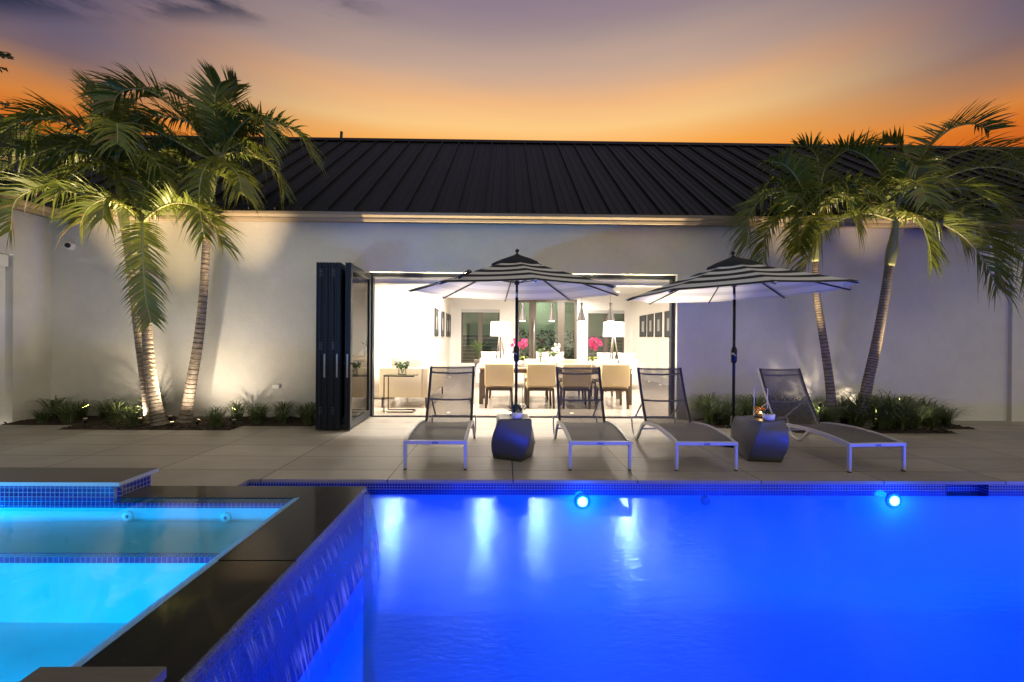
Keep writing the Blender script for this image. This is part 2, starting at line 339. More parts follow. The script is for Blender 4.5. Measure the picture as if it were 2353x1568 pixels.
# ------------------------------------------------------------------ mesh builder
class MB:
    def __init__(s):
        s.v = []; s.f = []; s.mi = []; s.sm = []

    def add(s, vs, fs, mi=0, smooth=False):
        b = len(s.v)
        s.v += [tuple(p) for p in vs]
        for f in fs:
            s.f.append([b + i for i in f]); s.mi.append(mi); s.sm.append(smooth)
        return s

    def box(s, x0, x1, y0, y1, z0, z1, bev=0.0, mi=0, mat=None, seg=1):
        bm = bmesh.new()
        bmesh.ops.create_cube(bm, size=1.0)
        for v in bm.verts:
            v.co = Vector(((x0 + x1) / 2 + v.co.x * (x1 - x0), (y0 + y1) / 2 + v.co.y * (y1 - y0), (z0 + z1) / 2 + v.co.z * (z1 - z0)))
        if bev:
            bmesh.ops.bevel(bm, geom=list(bm.edges), offset=bev, segments=seg, affect='EDGES', profile=0.5)
        if mat is not None:
            bmesh.ops.transform(bm, matrix=mat, verts=bm.verts)
        bm.verts.index_update()
        s.add([v.co for v in bm.verts], [[v.index for v in f.verts] for f in bm.faces], mi, bev > 0 and seg > 1)
        bm.free()
        return s

    def quad(s, a, b, c, d, mi=0):
        return s.add([a, b, c, d], [[0, 1, 2, 3]], mi)

    def tube(s, pts, rad, n=8, mi=0, cap=True, smooth=True, flat=None):
        """sweep a round (or flat=(w,h) rectangular) section along pts"""
        pts = [Vector(p) for p in pts]
        k = len(pts)
        rads = rad if isinstance(rad, (list, tuple)) else [rad] * k
        vs = []
        prev = None
        for i, p in enumerate(pts):
            t = (pts[min(i + 1, k - 1)] - pts[max(i - 1, 0)]).normalized()
            if prev is None:
                ref = Vector((0, 0, 1)) if abs(t.z) < 0.9 else Vector((1, 0, 0))
                u = t.cross(ref).normalized()
            else:
                u = (prev - t * prev.dot(t)).normalized()
            prev = u
            w = t.cross(u)
            if flat:
                for a, b in ((-1, -1), (1, -1), (1, 1), (-1, 1)):
                    vs.append(p + u * a * flat[0] / 2 + w * b * flat[1] / 2)
            else:
                for j in range(n):
                    a = 2 * math.pi * j / n
                    vs.append(p + (u * math.cos(a) + w * math.sin(a)) * rads[i])
        m = 4 if flat else n
        fs = []
        for i in range(k - 1):
            for j in range(m):
                fs.append([i * m + j, i * m + (j + 1) % m, (i + 1) * m + (j + 1) % m, (i + 1) * m + j])
        if cap:
            fs.append(list(range(m))[::-1]); fs.append([(k - 1) * m + j for j in range(m)])
        return s.add(vs, fs, mi, smooth and not flat)

    def lathe(s, prof, c=(0, 0, 0), n=24, mi=0, smooth=True, rib=0.0, ribs=0):
        vs = []
        for r, z in prof:
            for j in range(n):
                a = 2 * math.pi * j / n
                q = r * (1 + (rib * math.cos(ribs * a) if rib else 0))
                vs.append((c[0] + q * math.cos(a), c[1] + q * math.sin(a), c[2] + z))
        fs = []
        for i in range(len(prof) - 1):
            for j in range(n):
                fs.append([i * n + j, i * n + (j + 1) % n, (i + 1) * n + (j + 1) % n, (i + 1) * n + j])
        fs.append(list(range(n))[::-1]); fs.append([(len(prof) - 1) * n + j for j in range(n)])
        return s.add(vs, fs, mi, smooth)

    def ball(s, c, r, n=10, mi=0, sc=(1, 1, 1)):
        vs = [(c[0], c[1], c[2] - r * sc[2])]
        k = max(4, n // 2)
        for i in range(1, k):
            th = math.pi * i / k
            for j in range(n):
                a = 2 * math.pi * j / n
                vs.append((c[0] + r * sc[0] * math.sin(th) * math.cos(a), c[1] + r * sc[1] * math.sin(th) * math.sin(a), c[2] - r * sc[2] * math.cos(th)))
        vs.append((c[0], c[1], c[2] + r * sc[2]))
        fs = [[0, 1 + (j + 1) % n, 1 + j] for j in range(n)]
        for i in range(k - 2):
            for j in range(n):
                fs.append([1 + i * n + j, 1 + i * n + (j + 1) % n, 1 + (i + 1) * n + (j + 1) % n, 1 + (i + 1) * n + j])
        e = len(vs) - 1
        fs += [[1 + (k - 2) * n + j, 1 + (k - 2) * n + (j + 1) % n, e] for j in range(n)]
        return s.add(vs, fs, mi, True)

    def build(s, name, mats, parent=None, loc=None):
        me = bpy.data.meshes.new(name)
        me.from_pydata(s.v, [], s.f)
        if not isinstance(mats, (list, tuple)):
            mats = [mats]
        for m in mats:
            me.materials.append(M[m] if isinstance(m, str) else m)
        me.polygons.foreach_set('material_index', s.mi)
        me.polygons.foreach_set('use_smooth', s.sm)
        me.update()
        o = bpy.data.objects.new(name, me)
        col.objects.link(o)
        if parent is not None:
            o.parent = parent
        if loc is not None:
            o.location = loc
        return o


def empty(name, loc=(0, 0, 0), rz=0.0):
    o = bpy.data.objects.new(name, None)
    o.empty_display_size = 0.1
    o.location = loc; o.rotation_euler = (0, 0, rz)
    col.objects.link(o)
    return o


def tag(o, label=None, cat=None, group=None, kind=None):
    if label: o['label'] = label
    if cat: o['category'] = cat
    if group: o['group'] = group
    if kind: o['kind'] = kind
    return o


def copy_tree(o, parent=None):
    c = o.copy(); col.objects.link(c)
    if parent is not None: c.parent = parent
    for ch in list(o.children):
        if ch.type != 'LIGHT' or True:
            copy_tree(ch, c)
    return c


def lamp(name, kind, loc, power, color, parent=None, aim=None, size=0.05, spot=90, blend=0.6):
    d = bpy.data.lights.new(name, kind)
    d.energy = power; d.color = color
    if kind in ('POINT', 'SPOT'): d.shadow_soft_size = size
    if kind == 'SPOT': d.spot_size = R(spot); d.spot_blend = blend
    if kind == 'AREA': d.shape = 'DISK'; d.size = size; d.spread = R(spot)
    o = bpy.data.objects.new(name, d); col.objects.link(o)
    o.location = loc
    if aim is not None:
        o.rotation_euler = (Vector(aim)).to_track_quat('-Z', 'Y').to_euler()
    if parent is not None: o.parent = parent
    return o


def spline(P, n):
    """Catmull-Rom through P"""
    P = [Vector(p) for p in P]
    Q = [P[0] * 2 - P[1]] + P + [P[-1] * 2 - P[-2]]
    out = []
    k = len(P) - 1
    for i in range(n + 1):
        t = i / n * k
        j = min(int(t), k - 1); u = t - j
        a, b, c, d = Q[j], Q[j + 1], Q[j + 2], Q[j + 3]
        out.append(0.5 * ((2 * b) + (c - a) * u + (2 * a - 5 * b + 4 * c - d) * u * u + (3 * b - a - 3 * c + d) * u ** 3))
    return out


# ------------------------------------------------------------------ key planes
WALL_Y = 7.80          # outer face of the long wall
WING_X = -7.68         # face of the left wing
DOOR_X0, DOOR_X1, DOOR_Z = -2.36, 2.95, 2.49
EAVE_Z = 3.27
POOL_Y = 4.36
POOL_X0, POOL_X1, POOL_N = -2.43, 9.0, 0.3
WATER_Z = -0.092
SPA_X0, SPA_X, SPA_Y, RIM_Z = -4.4, -0.89, 2.89, 0.405

# ------------------------------------------------------------------ ground, deck
g = MB()
g.box(-90, 90, -60, -12.01, -0.3, -0.06).box(-90, -14.01, -12, 9, -0.3, -0.06).box(16.01, 90, -12, 9, -0.3, -0.06).box(-90, 90, 24, 120, -0.3, -0.06)
tag(g.build('ground', 'soil'), kind='structure')
dk = MB()
ZD = -0.03
bl, br = (-7.15, 7.0), (-2.95, 7.0)


def deck_rect(x0, x1, y0, y1):
    dk.box(x0, x1, y0, y1, ZD, 0.0)


# north of the pool, left and right of / between the planting beds
deck_rect(WING_X, 8.9, POOL_Y + 0.0, 6.66)
deck_rect(WING_X, -6.5, 6.66, 7.0)
deck_rect(-4.0, 4.3, 6.66, 7.0)
deck_rect(6.75, 8.9, 6.66, 7.0)
deck_rect(-2.95, 3.1, 7.0, WALL_Y + 0.05)
deck_rect(7.4, 8.9, 7.0, WALL_Y + 0.05)
deck_rect(-14, WING_X, -12, 2.0)
deck_rect(WING_X, POOL_X0, SPA_Y + 0.08, POOL_Y)
deck_rect(WING_X, SPA_X0 - 0.3, -12, SPA_Y + 0.08)
deck_rect(SPA_X0 - 0.3, 16, -12, POOL_N)
deck_rect(POOL_X1, 16, POOL_N, POOL_Y)
deck_rect(8.9, 16, POOL_Y, WALL_Y + 0.05)
tag(dk.build('deck', 'deck'), kind='structure')


def bed(name_, rects):
    mb = MB()
    for (x0, x1, y0, y1) in rects:
        nx, ny = int((x1 - x0) / 0.04), max(3, int((y1 - y0) / 0.04))
        vs, fs = [], []
        for j in range(ny + 1):
            for i in range(nx + 1):
                e = min(i, nx - i, j, ny - j)
                z = -0.012 + (0.0 if e == 0 else 0.022 + rnd.uniform(-0.012, 0.014))
                vs.append((x0 + (x1 - x0) * i / nx, y0 + (y1 - y0) * j / ny, z))
        for j in range(ny):
            for i in range(nx):
                a = j * (nx + 1) + i
                fs.append([a, a + 1, a + nx + 2, a + nx + 1])
        mb.add(vs, fs)
    # loose bark chips
    for _ in range(420):
        r = rnd.choice(rects)
        x, y = rnd.uniform(r[0] + .03, r[1] - .03), rnd.uniform(r[2] + .03, r[3] - .03)
        mt = Matrix.Translation((x, y, 0.02)) @ Euler((rnd.uniform(-.5, .5), rnd.uniform(-.5, .5), rnd.uniform(0, 6))).to_matrix().to_4x4()
        mb.box(-.03, .03, -.01, .01, -.005, .005, mat=mt)
    return tag(mb.build(name_, 'mulch'), kind='stuff', label='dark bark mulch filling the planting beds', cat='mulch')


bed('mulch', [(-6.5, -4.0, 6.66, 7.0), (WING_X, -2.95, 7.0, WALL_Y), (4.3, 6.75, 6.66, 7.0), (3.1, 7.4, 7.0, WALL_Y)])

# ------------------------------------------------------------------ pool
pool = tag(empty('pool', (0, 0, 0)), kind='structure')
PB = -1.15
t = MB()
SK0, SK1 = at(2175, 1120, POOL_Y).x, at(2272, 1120, POOL_Y).x
ZT, ZB = -0.03, -0.145
for a, b in ((POOL_X0, SK0), (SK1, POOL_X1)):
    t.quad((a, POOL_Y, ZB), (b, POOL_Y, ZB), (b, POOL_Y, ZT), (a, POOL_Y, ZT))
t.build('tile_band', 'tile_x', pool)
t = MB()
t.quad((POOL_X0, SPA_Y, ZB), (POOL_X0, POOL_Y, ZB), (POOL_X0, POOL_Y, ZT), (POOL_X0, SPA_Y, ZT))
t.quad((POOL_X1, POOL_N, ZB), (POOL_X1, POOL_Y, ZB), (POOL_X1, POOL_Y, ZT), (POOL_X1, POOL_N, ZT))
t.build('tile_band', 'tile_y', pool)
t = MB()   # skimmer mouth: a recess in the band
d_ = 0.09
t.quad((SK0, POOL_Y, ZB), (SK0, POOL_Y + d_, ZB), (SK0, POOL_Y + d_, ZT), (SK0, POOL_Y, ZT))
t.quad((SK1, POOL_Y, ZB), (SK1, POOL_Y, ZT), (SK1, POOL_Y + d_, ZT), (SK1, POOL_Y + d_, ZB))
t.quad((SK0, POOL_Y + d_, ZB), (SK1, POOL_Y + d_, ZB), (SK1, POOL_Y + d_, ZT), (SK0, POOL_Y + d_, ZT))
t.quad((SK0, POOL_Y, ZB), (SK1, POOL_Y, ZB), (SK1, POOL_Y + d_, ZB), (SK0, POOL_Y + d_, ZB))
t.build('skimmer', 'tile_x', pool)
# plaster basin with a coved foot
t = MB()
loop_out = [(POOL_X0, POOL_Y), (POOL_X1, POOL_Y), (POOL_X1, POOL_N), (SPA_X, POOL_N), (SPA_X, SPA_Y), (POOL_X0, SPA_Y)]


def inset(d):
    return [(POOL_X0 + d, POOL_Y - d), (POOL_X1 - d, POOL_Y - d), (POOL_X1 - d, POOL_N + d), (SPA_X + d, POOL_N + d), (SPA_X + d, SPA_Y + d), (POOL_X0 + d, SPA_Y + d)]


cove = [(0, ZB), (0, PB + 0.25)] + [(0.25 - 0.25 * math.cos(k * math.pi / 20), PB + 0.25 - 0.25 * math.sin(k * math.pi / 20)) for k in range(1, 11)]
loops = [inset(d) for d, z in cove]
for j in range(6):
    vs = []
    for lp_, (d, z) in zip(loops, cove):
        vs += [(*lp_[j], z), (*lp_[(j + 1) % 6], z)]
    t.add(vs, [[2 * i, 2 * i + 2, 2 * i + 3, 2 * i + 1] for i in range(len(cove) - 1)], 0, True)
t.add([(x, y, PB) for x, y in loops[-1]], [list(range(6))[::-1]])
t.build('basin', 'plaster', pool)
w = MB()
w.quad((POOL_X0, SPA_Y, WATER_Z), (POOL_X1, SPA_Y, WATER_Z), (POOL_X1, POOL_Y, WATER_Z), (POOL_X0, POOL_Y, WATER_Z))
w.quad((SPA_X, POOL_N, WATER_Z), (POOL_X1, POOL_N, WATER_Z), (POOL_X1, SPA_Y, WATER_Z), (SPA_X, SPA_Y, WATER_Z))
tag(w.build('pool_water', 'pool_water'), kind='structure')

BLUE = (0.0, 0.066, 1.0)


def pool_light(px, py, label, power=8):
    p = at(px, py, POOL_Y)
    o = tag(empty('pool_light', (p.x, POOL_Y, p.z)), label, 'pool light', 'underwater pool lights')
    m = MB(); m.lathe([(0.075, 0), (0.075, 0.012), (0.06, 0.018)], n=28)
    rg = m.build('trim_ring', 'lip', o); rg.rotation_euler = (R(90), 0, 0)
    m = MB(); m.lathe([(0.044, 0.0), (0.044, 0.021), (0.026, 0.03), (0.01, .033)], n=28)
    ln = m.build('lens', 'pool_lens', o); ln.rotation_euler = (R(90), 0, 0)
    lamp('pool_lamp', 'POINT', (0, -0.14, 0), power, (0.0, 0.20, 1.0), o, size=0.05)
    return o


pool_light(1338, 1152, 'lit pool light under the second lounge chair from the door stack')
pool_light(2052, 1150, 'lit pool light in front of the angled lounge chair')
for (x, y, z, pw) in ((-0.3, 0.42, -0.35, 170), (1.7, 0.42, -0.35, 200), (3.7, 0.42, -0.35, 200), (5.9, 0.42, -0.35, 200)):
    o = tag(empty('pool_light', (x, POOL_N, z)), 'pool light in the near wall, below the camera', 'pool light', 'underwater pool lights')
    m = MB(); m.lathe([(0.085, 0), (0.085, 0.012), (0.065, 0.018)], n=24)
    rg = m.build('trim_ring', 'lip', o); rg.rotation_euler = (R(-90), 0, 0)
    lamp('pool_lamp', 'SPOT', (0, 0.06, 0), pw * 4, BLUE, o, aim=((0, 1, -1.02) if x > 0 else (-.25, 1, -.6)), size=0.07, spot=140 if x > 0 else 135, blend=0.9)
o = tag(empty('pool_light', (POOL_X1, 2.4, -.4)), 'added unseen fill light in the pool end wall, past the right edge', 'pool light', 'underwater pool lights')
m = MB(); m.lathe([(0.085, 0), (0.085, 0.012), (0.065, 0.018)], n=24)
rg = m.build('trim_ring', 'lip', o); rg.rotation_euler = (0, R(-90), 0)
lamp('pool_lamp', 'SPOT', (-0.06, 0, 0), 1500, BLUE, o, aim=(-1, 0, -.22), size=0.07, spot=120, blend=0.9)  # added lamp out of view, evens the blue on spa wall and floor
# return fitting
p = at(1620, 1150, POOL_Y)
m = MB(); m.lathe([(0.045, 0), (0.045, 0.01), (0.02, 0.014)], n=20)
o = m.build('return_fitting', 'lip', pool, (p.x, POOL_Y, p.z)); o.rotation_euler = (R(90), 0, 0)

# ------------------------------------------------------------------ spa
spa = tag(empty('spa', (SPA_X, SPA_Y, 0)), 'raised square spa with dark wet rim spilling into the pool', 'spa')
off = Vector((-SPA_X, -SPA_Y, 0))


def sp_build(mb, name, mat, parent=None):
    o = mb.build(name, mat, parent or spa)
    if parent is None: o.location = off
    return o


SY0 = 0.55
IX, IY = -1.205, 2.69
m = MB()
m.quad((SPA_X, SY0 - 0.6, -.15), (SPA_X, SPA_Y, -.15), (SPA_X, SPA_Y, RIM_Z - .03), (SPA_X, SY0 - 0.6, RIM_Z - .03))
m.quad((SPA_X, SPA_Y, -.15), (SPA_X0 - .3, SPA_Y, -.15), (SPA_X0 - .3, SPA_Y, RIM_Z - .03), (SPA_X, SPA_Y, RIM_Z - .03))
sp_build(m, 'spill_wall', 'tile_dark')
# rim: three mitred slabs, wet
m = MB()
m.box(IX, SPA_X + .012, SY0 - .6, 1.93, RIM_Z - .03, RIM_Z, 0.006)
sp_build(m, 'rim', 'wet_stone')
m = MB()
zt, zb = RIM_Z, RIM_Z - .03


def prism(mb, poly, z0, z1):
    n = len(poly)
    mb.add([(x, y, z0) for x, y in poly] + [(x, y, z1) for x, y in poly],
           [list(range(n))[::-1], list(range(n, 2 * n))] + [[i, (i + 1) % n, n + (i + 1) % n, n + i] for i in range(n)])


prism(m, [(IX, 1.934), (SPA_X + .012, 1.934), (SPA_X + .012, SPA_Y + .012), (IX, IY)], zb, zt)
sp_build(m, 'rim', 'wet_stone')
m = MB()
prism(m, [(IX - .003, IY), (SPA_X + .009, SPA_Y + .012), (-2.25, SPA_Y + .012), (-2.25, IY)], zb, zt)
sp_build(m, 'rim', 'wet_stone')
# inner shell
BZ, FZ, BY = 0.262, -0.06, 2.25
m = MB()
m.quad((SPA_X0, IY, RIM_Z - .06), (IX, IY, RIM_Z - .06), (IX, IY, BZ), (SPA_X0, IY, BZ))
m.quad((SPA_X0, SY0, FZ), (IX, SY0, FZ), (IX, BY + .06, FZ), (SPA_X0, BY + .06, FZ))                     # floor
m.quad((SPA_X0, BY + .03, BZ - .026), (IX - .12, BY, BZ - .026), (IX - .12, BY, FZ), (SPA_X0, BY + .03, FZ))    # bench riser
m.quad((SPA_X0, BY + .045, BZ), (IX - .12, BY + .03, BZ), (IX, IY, BZ), (SPA_X0, IY, BZ))
m.quad((IX, SY0, FZ), (IX, IY, FZ), (IX, IY, RIM_Z - .03), (IX, SY0, RIM_Z - .03))
m.quad((SPA_X0, SY0, FZ), (IX, SY0, FZ), (IX, SY0, .47), (SPA_X0, SY0, .47))
m.quad((SPA_X0, SY0, FZ), (SPA_X0, IY, FZ), (SPA_X0, IY, .47), (SPA_X0, SY0, .47))
sp_build(m, 'shell', 'spa_plaster')
m = MB()
m.quad((IX - .12, SY0, BZ), (IX, SY0, BZ), (IX, BY + .03, BZ), (IX - .12, BY + .03, BZ))
m.quad((IX - .12, SY0, FZ), (IX - .12, SY0, BZ), (IX - .12, BY, BZ), (IX - .12, BY, FZ))
sp_build(m, 'side_bench', 'spa_plaster')
m = MB()
m.box(SPA_X0, IX - .12, BY, BY + .045, BZ - .026, BZ + .003)
sp_build(m, 'bench_nosing', 'tile_top')
m = MB()
m.box(IX - .12, IX - .075, SY0, BY + .045, BZ - .02, BZ + .004)
sp_build(m, 'bench_nosing', 'tile_top')
m = MB()
m.box(SPA_X0, IX, IY - .004, IY + .02, RIM_Z - .06, RIM_Z - .031)
m.box(SPA_X0, -2.25 - .03, IY - .003, IY + .02, RIM_Z - .03, .47)
sp_build(m, 'tile_band', 'tile_x')
m = MB()
m.box(-2.28, -2.262, IY + .02, SPA_Y + .05, 0, .47)
sp_build(m, 'tile_band', 'tile_y')
m = MB()
m.box(SPA_X0 - .3, -2.24, IY - .015, 2.975, .473, .498, 0.003)
sp_build(m, 'seat_cap', 'dry_stone')
m = MB()
m.box(SPA_X0 - .3, -2.238, IY - .017, IY - .0152, .4745, .4965)
m.box(-2.2398, -2.238, IY - .015, 2.974, .4745, .4965)
sp_build(m, 'cap_edge', 'lip')
m = MB()
m.box(IX + .01, SPA_X + .02, SY0 - .6, 1.19, .458, .49, 0.003)
sp_build(m, 'seat_cap', 'dry_stone')
m = MB()
m.box(IX + .03, SPA_X, SY0 - .6, 1.16, RIM_Z + .002, .457)
sp_build(m, 'tile_band', 'tile_y')
m = MB()
m.box(IX - .012, IX - .001, SY0, IY, RIM_Z - .008, RIM_Z + .003)
m.box(IX - .03, IX - .018, SY0, IY, RIM_Z - .012, RIM_Z - .001)
sp_build(m, 'waterline_trim', 'meniscus')
for (px, py) in ((295, 1186), (520, 1189)):
    p = at(px, py, IY)
    m = MB(); m.lathe([(0.030, 0), (0.030, .006), (0.024, .010), (.011, .010)], n=20)
    j = m.build('jet', 'white', spa, (p.x - SPA_X, IY - SPA_Y, max(p.z, .285))); j.rotation_euler = (R(90), 0, 0)
    m = MB(); m.lathe([(0.010, .0105), (0.007, .0115)], n=14)
    m.build('nozzle', 'plate', j)
w = MB()
w.quad((SPA_X0, SY0, RIM_Z - .004), (IX, SY0, RIM_Z - .004), (IX, IY, RIM_Z - .004), (SPA_X0, IY, RIM_Z - .004))
tag(w.build('spa_water', 'spa_water'), kind='structure')
CY = (0.0, 0.40, 1.0)
lamp('spa_lamp_and_fill', 'SPOT', (SPA_X0 + .06 - SPA_X, 2.35 - SPA_Y, 0.375), 600, CY, spa, aim=(1, 0, -.05), size=0.05, spot=165, blend=0.6)  # added unseen lamp at bench height, brightens the bench top
for x in (-1.9, -3.4):
    lamp('spa_lamp_and_fill', 'SPOT', (x - SPA_X, SY0 + .06 - SPA_Y, 0.21), 125, CY, spa, aim=(0, 1, 0.0), size=0.06, spot=170, blend=0.6)

# falling sheet
fm = MB()
ny, nz = 220, 22
vs, fs = [], []
fr2 = random.Random(3)
ph = [fr2.uniform(0, 6.28) for _ in range(12)]
for j in range(ny + 1):
    y = -0.05 + (SPA_Y - 0.02 + .05) * j / ny
    for i in range(nz + 1):
        s = i / nz
        x = SPA_X + .014 + 0.14 * s ** 0.8 - .01 * s * s
        x += 0.006 * s * (math.sin(38 * y + ph[0] + 2 * s) + 0.7 * math.sin(83 * y + ph[1]) + .5 * math.sin(151 * y + ph[2]))
        z = RIM_Z + 0.004 - (RIM_Z + .004 - WATER_Z) * (s ** 1.25)
        yy = y - 0.10 * s * s * max(0, (y - 2.3) / .6)
        vs.append((x, yy, z))
for j in range(ny):
    for i in range(nz):
        a = j * (nz + 1) + i
        fs.append([a, a + nz + 1, a + nz + 2, a + 1])
fm.add(vs, fs, 0, True)
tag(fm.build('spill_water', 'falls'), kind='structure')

# ------------------------------------------------------------------ house
house = tag(empty('house', (0, 0, 0)), 'long single storey white stucco house with dark metal roof and open folding doors', 'house')


def hp(mb, name, mat, parent=None):
    return mb.build(name, mat, parent or house)


T = 0.25
m = MB()
m.box(WING_X, DOOR_X0, WALL_Y, WALL_Y + T, -.1, EAVE_Z + .05)
m.box(DOOR_X0, DOOR_X1, WALL_Y, WALL_Y + T, DOOR_Z, EAVE_Z + .05)
m.box(DOOR_X1, 8.75, WALL_Y, WALL_Y + T, -.1, EAVE_Z + .05)
m.box(8.75, 16, WALL_Y - .06, WALL_Y + T, -.1, EAVE_Z + .05)
hp(m, 'wall', 'stucco')
# wing wall (runs towards the camera) with its door opening
WY = 7.20
m = MB()
m.box(WING_X - T, WING_X, WY, WALL_Y + T, -.1, EAVE_Z + .05)
m.box(WING_X - T, WING_X, 2.0, WY, 2.62, EAVE_Z + .05)
m.box(WING_X - T, WING_X, -6.0, 2.0, -.1, EAVE_Z + .05)
hp(m, 'wing_wall', 'stucco')
# soffit, fascia and gutter
m = MB()
m.box(WING_X, 16, WALL_Y - .22, WALL_Y, EAVE_Z + .05, EAVE_Z + .08)
hp(m, 'soffit', 'trim')
GX0 = WING_X + .22


def gutter(mb, pts):
    """moulded gutter profile swept straight: pts are the two ends with an inward direction"""
    (a, b, inn) = pts
    prof = [(0.0, .0), (-.03, .0), (-.05, .035), (-.05, .05), (-.085, .09), (-.095, .125), (-.095, .135), (0, .135)]
    a = Vector(a); b = Vector(b); inn = Vector(inn)
    vs = []
    for p in (a, b):
        for d, z in prof:
            q = p - inn * (-d) * 1.0 if False else p + inn * d
            vs.append((q.x, q.y, p.z + z))
    n = len(prof)
    mb.add(vs, [[i, (i + 1) % n, n + (i + 1) % n, n + i] for i in range(n)] + [list(range(n)), list(range(n, 2 * n))[::-1]])


m = MB()
gutter(m, ((WING_X + .22, WALL_Y - .22, EAVE_Z + .02), (16, WALL_Y - .22, EAVE_Z + .02), (0, 1, 0)))
hp(m, 'gutter', 'trim')
m = MB()
gutter(m, ((WING_X + .22, WALL_Y - .22, EAVE_Z + .02), (WING_X + .22, -6, EAVE_Z + .02), (-1, 0, 0)))
m.box(WING_X, WING_X + .22, -6, WALL_Y - .0, EAVE_Z + .052, EAVE_Z + .079)
hp(m, 'gutter', 'trim')
# roof
RY, RZ = 11.95, 6.52
EY, EZ = WALL_Y - .30, EAVE_Z + .165
sl = (RZ - EZ) / (RY - EY)
m = MB()
WRX = WING_X + .30 - (RY - EY)          # ridge of the wing
m.quad((WING_X + .30, EY, EZ), (20, EY, EZ), (20, RY, RZ), (WRX, RY, RZ))
m.quad((WRX, RY, RZ), (20, RY, RZ), (20, RY + (RY - EY), EZ), (WRX - 4.4, RY + (RY - EY), EZ))
m.quad((WING_X + .30, -7, EZ), (WING_X + .30, EY, EZ), (WRX, RY, RZ), (WRX, -7, RZ))
m.quad((WRX, -7, RZ), (WRX, RY, RZ), (WRX - 4.4, RY + 4.4, EZ), (WRX - 4.4, -7, EZ))
m.box(WING_X + .30, 20, EY - .004, EY, EZ - .03, EZ)
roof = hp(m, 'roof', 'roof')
m = MB()
n_ = Vector((0, -sl, 1)).normalized()
x = 0.035 - 0.424 * 40
while x < 19.5:
    y0 = EY
    if x > WRX + .05:
        ys = EY if x >= WING_X + .3 else EY + (WING_X + .3 - x)
        a = Vector((x, ys, EZ + (ys - EY) * sl)); b = Vector((x, RY - .02, RZ - .02 * sl))
        w_ = Vector((.011, 0, 0)); h_ = n_ * .045
        vs = [a - w_, a + w_, a + w_ + h_, a - w_ + h_, b - w_, b + w_, b + w_ + h_, b - w_ + h_]
        m.add(vs, [[0, 1, 2, 3], [7, 6, 5, 4], [0, 4, 5, 1], [1, 5, 6, 2], [2, 6, 7, 3], [3, 7, 4, 0]])
        # two low stiffening ribs in each pan
        for dx in (.14, .28):
            xr = x + dx
            ys = EY if xr >= WING_X + .3 else EY + (WING_X + .3 - xr)
            a = Vector((xr, ys, EZ + (ys - EY) * sl)); b = Vector((xr, RY - .02, RZ - .02 * sl))
            if xr > WRX + .1:
                h2 = n_ * .014
                vs = [a - w_ * 1.6, a + h2, a + w_ * 1.6, b - w_ * 1.6, b + h2, b + w_ * 1.6]
                m.add(vs, [[0, 1, 4, 3], [1, 2, 5, 4]])
    x += 0.424
n2 = Vector((sl, 0, 1)).normalized()
y = EY - .2
while y > -6.5:
    a = Vector((WING_X + .3, y, EZ)); b = Vector((WRX + .02, y, RZ - .02))
    w_ = Vector((0, .011, 0)); h_ = n2 * .045
    vs = [a - w_, a + w_, a + w_ + h_, a - w_ + h_, b - w_, b + w_, b + w_ + h_, b - w_ + h_]
    m.add(vs, [[0, 1, 2, 3], [7, 6, 5, 4], [0, 4, 5, 1], [1, 5, 6, 2], [2, 6, 7, 3], [3, 7, 4, 0]])
    y -= .424
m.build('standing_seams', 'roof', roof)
m = MB()
m.add([(WRX, RY - .16, RZ - .16 * sl + .05), (20, RY - .16, RZ - .16 * sl + .05), (20, RY, RZ + .075), (WRX, RY, RZ + .075), (20, RY + .16, RZ - .16 * sl + .05), (WRX, RY + .16, RZ - .16 * sl + .05)],
      [[0, 1, 2, 3], [3, 2, 4, 5]])
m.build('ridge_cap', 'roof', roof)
p = at(783, 318, RY)
m = MB(); m.tube([(p.x, RY, p.z - .2), (p.x + .02, RY, p.z + .17)], .035, 10)
m.build('vent_pipe', 'black', roof)

# bifold opening frame
m = MB()
fy0, fy1 = WALL_Y + .10, WALL_Y + .22
m.box(DOOR_X0, DOOR_X1, fy0, fy1, DOOR_Z - .07, DOOR_Z, .003)
m.box(DOOR_X1 - .06, DOOR_X1, fy0, fy1, 0, DOOR_Z - .071, .003)
m.box(DOOR_X0, DOOR_X0 + .06, fy0, fy1, 0, DOOR_Z - .071, .003)
hp(m, 'door_frame', 'dark_frame')
m = MB()
m.box(DOOR_X0, DOOR_X1, fy0 + .01, fy1 - .01, 0.0, 0.012)
hp(m, 'door_track', 'dark_frame')
m = MB()
m.box(DOOR_X0, DOOR_X1, WALL_Y + .30, WALL_Y + .42, DOOR_Z - .17, DOOR_Z - .05, .02, seg=3)
hp(m, 'roller_shade', 'linen')
m = MB()
m.box(DOOR_X0, DOOR_X1, WALL_Y + .251, WALL_Y + .29, DOOR_Z - .06, DOOR_Z + .1)
m.box(DOOR_X1, DOOR_X1 + .12, WALL_Y + .251, WALL_Y + .29, 0, DOOR_Z + .1)
hp(m, 'casing', 'white')

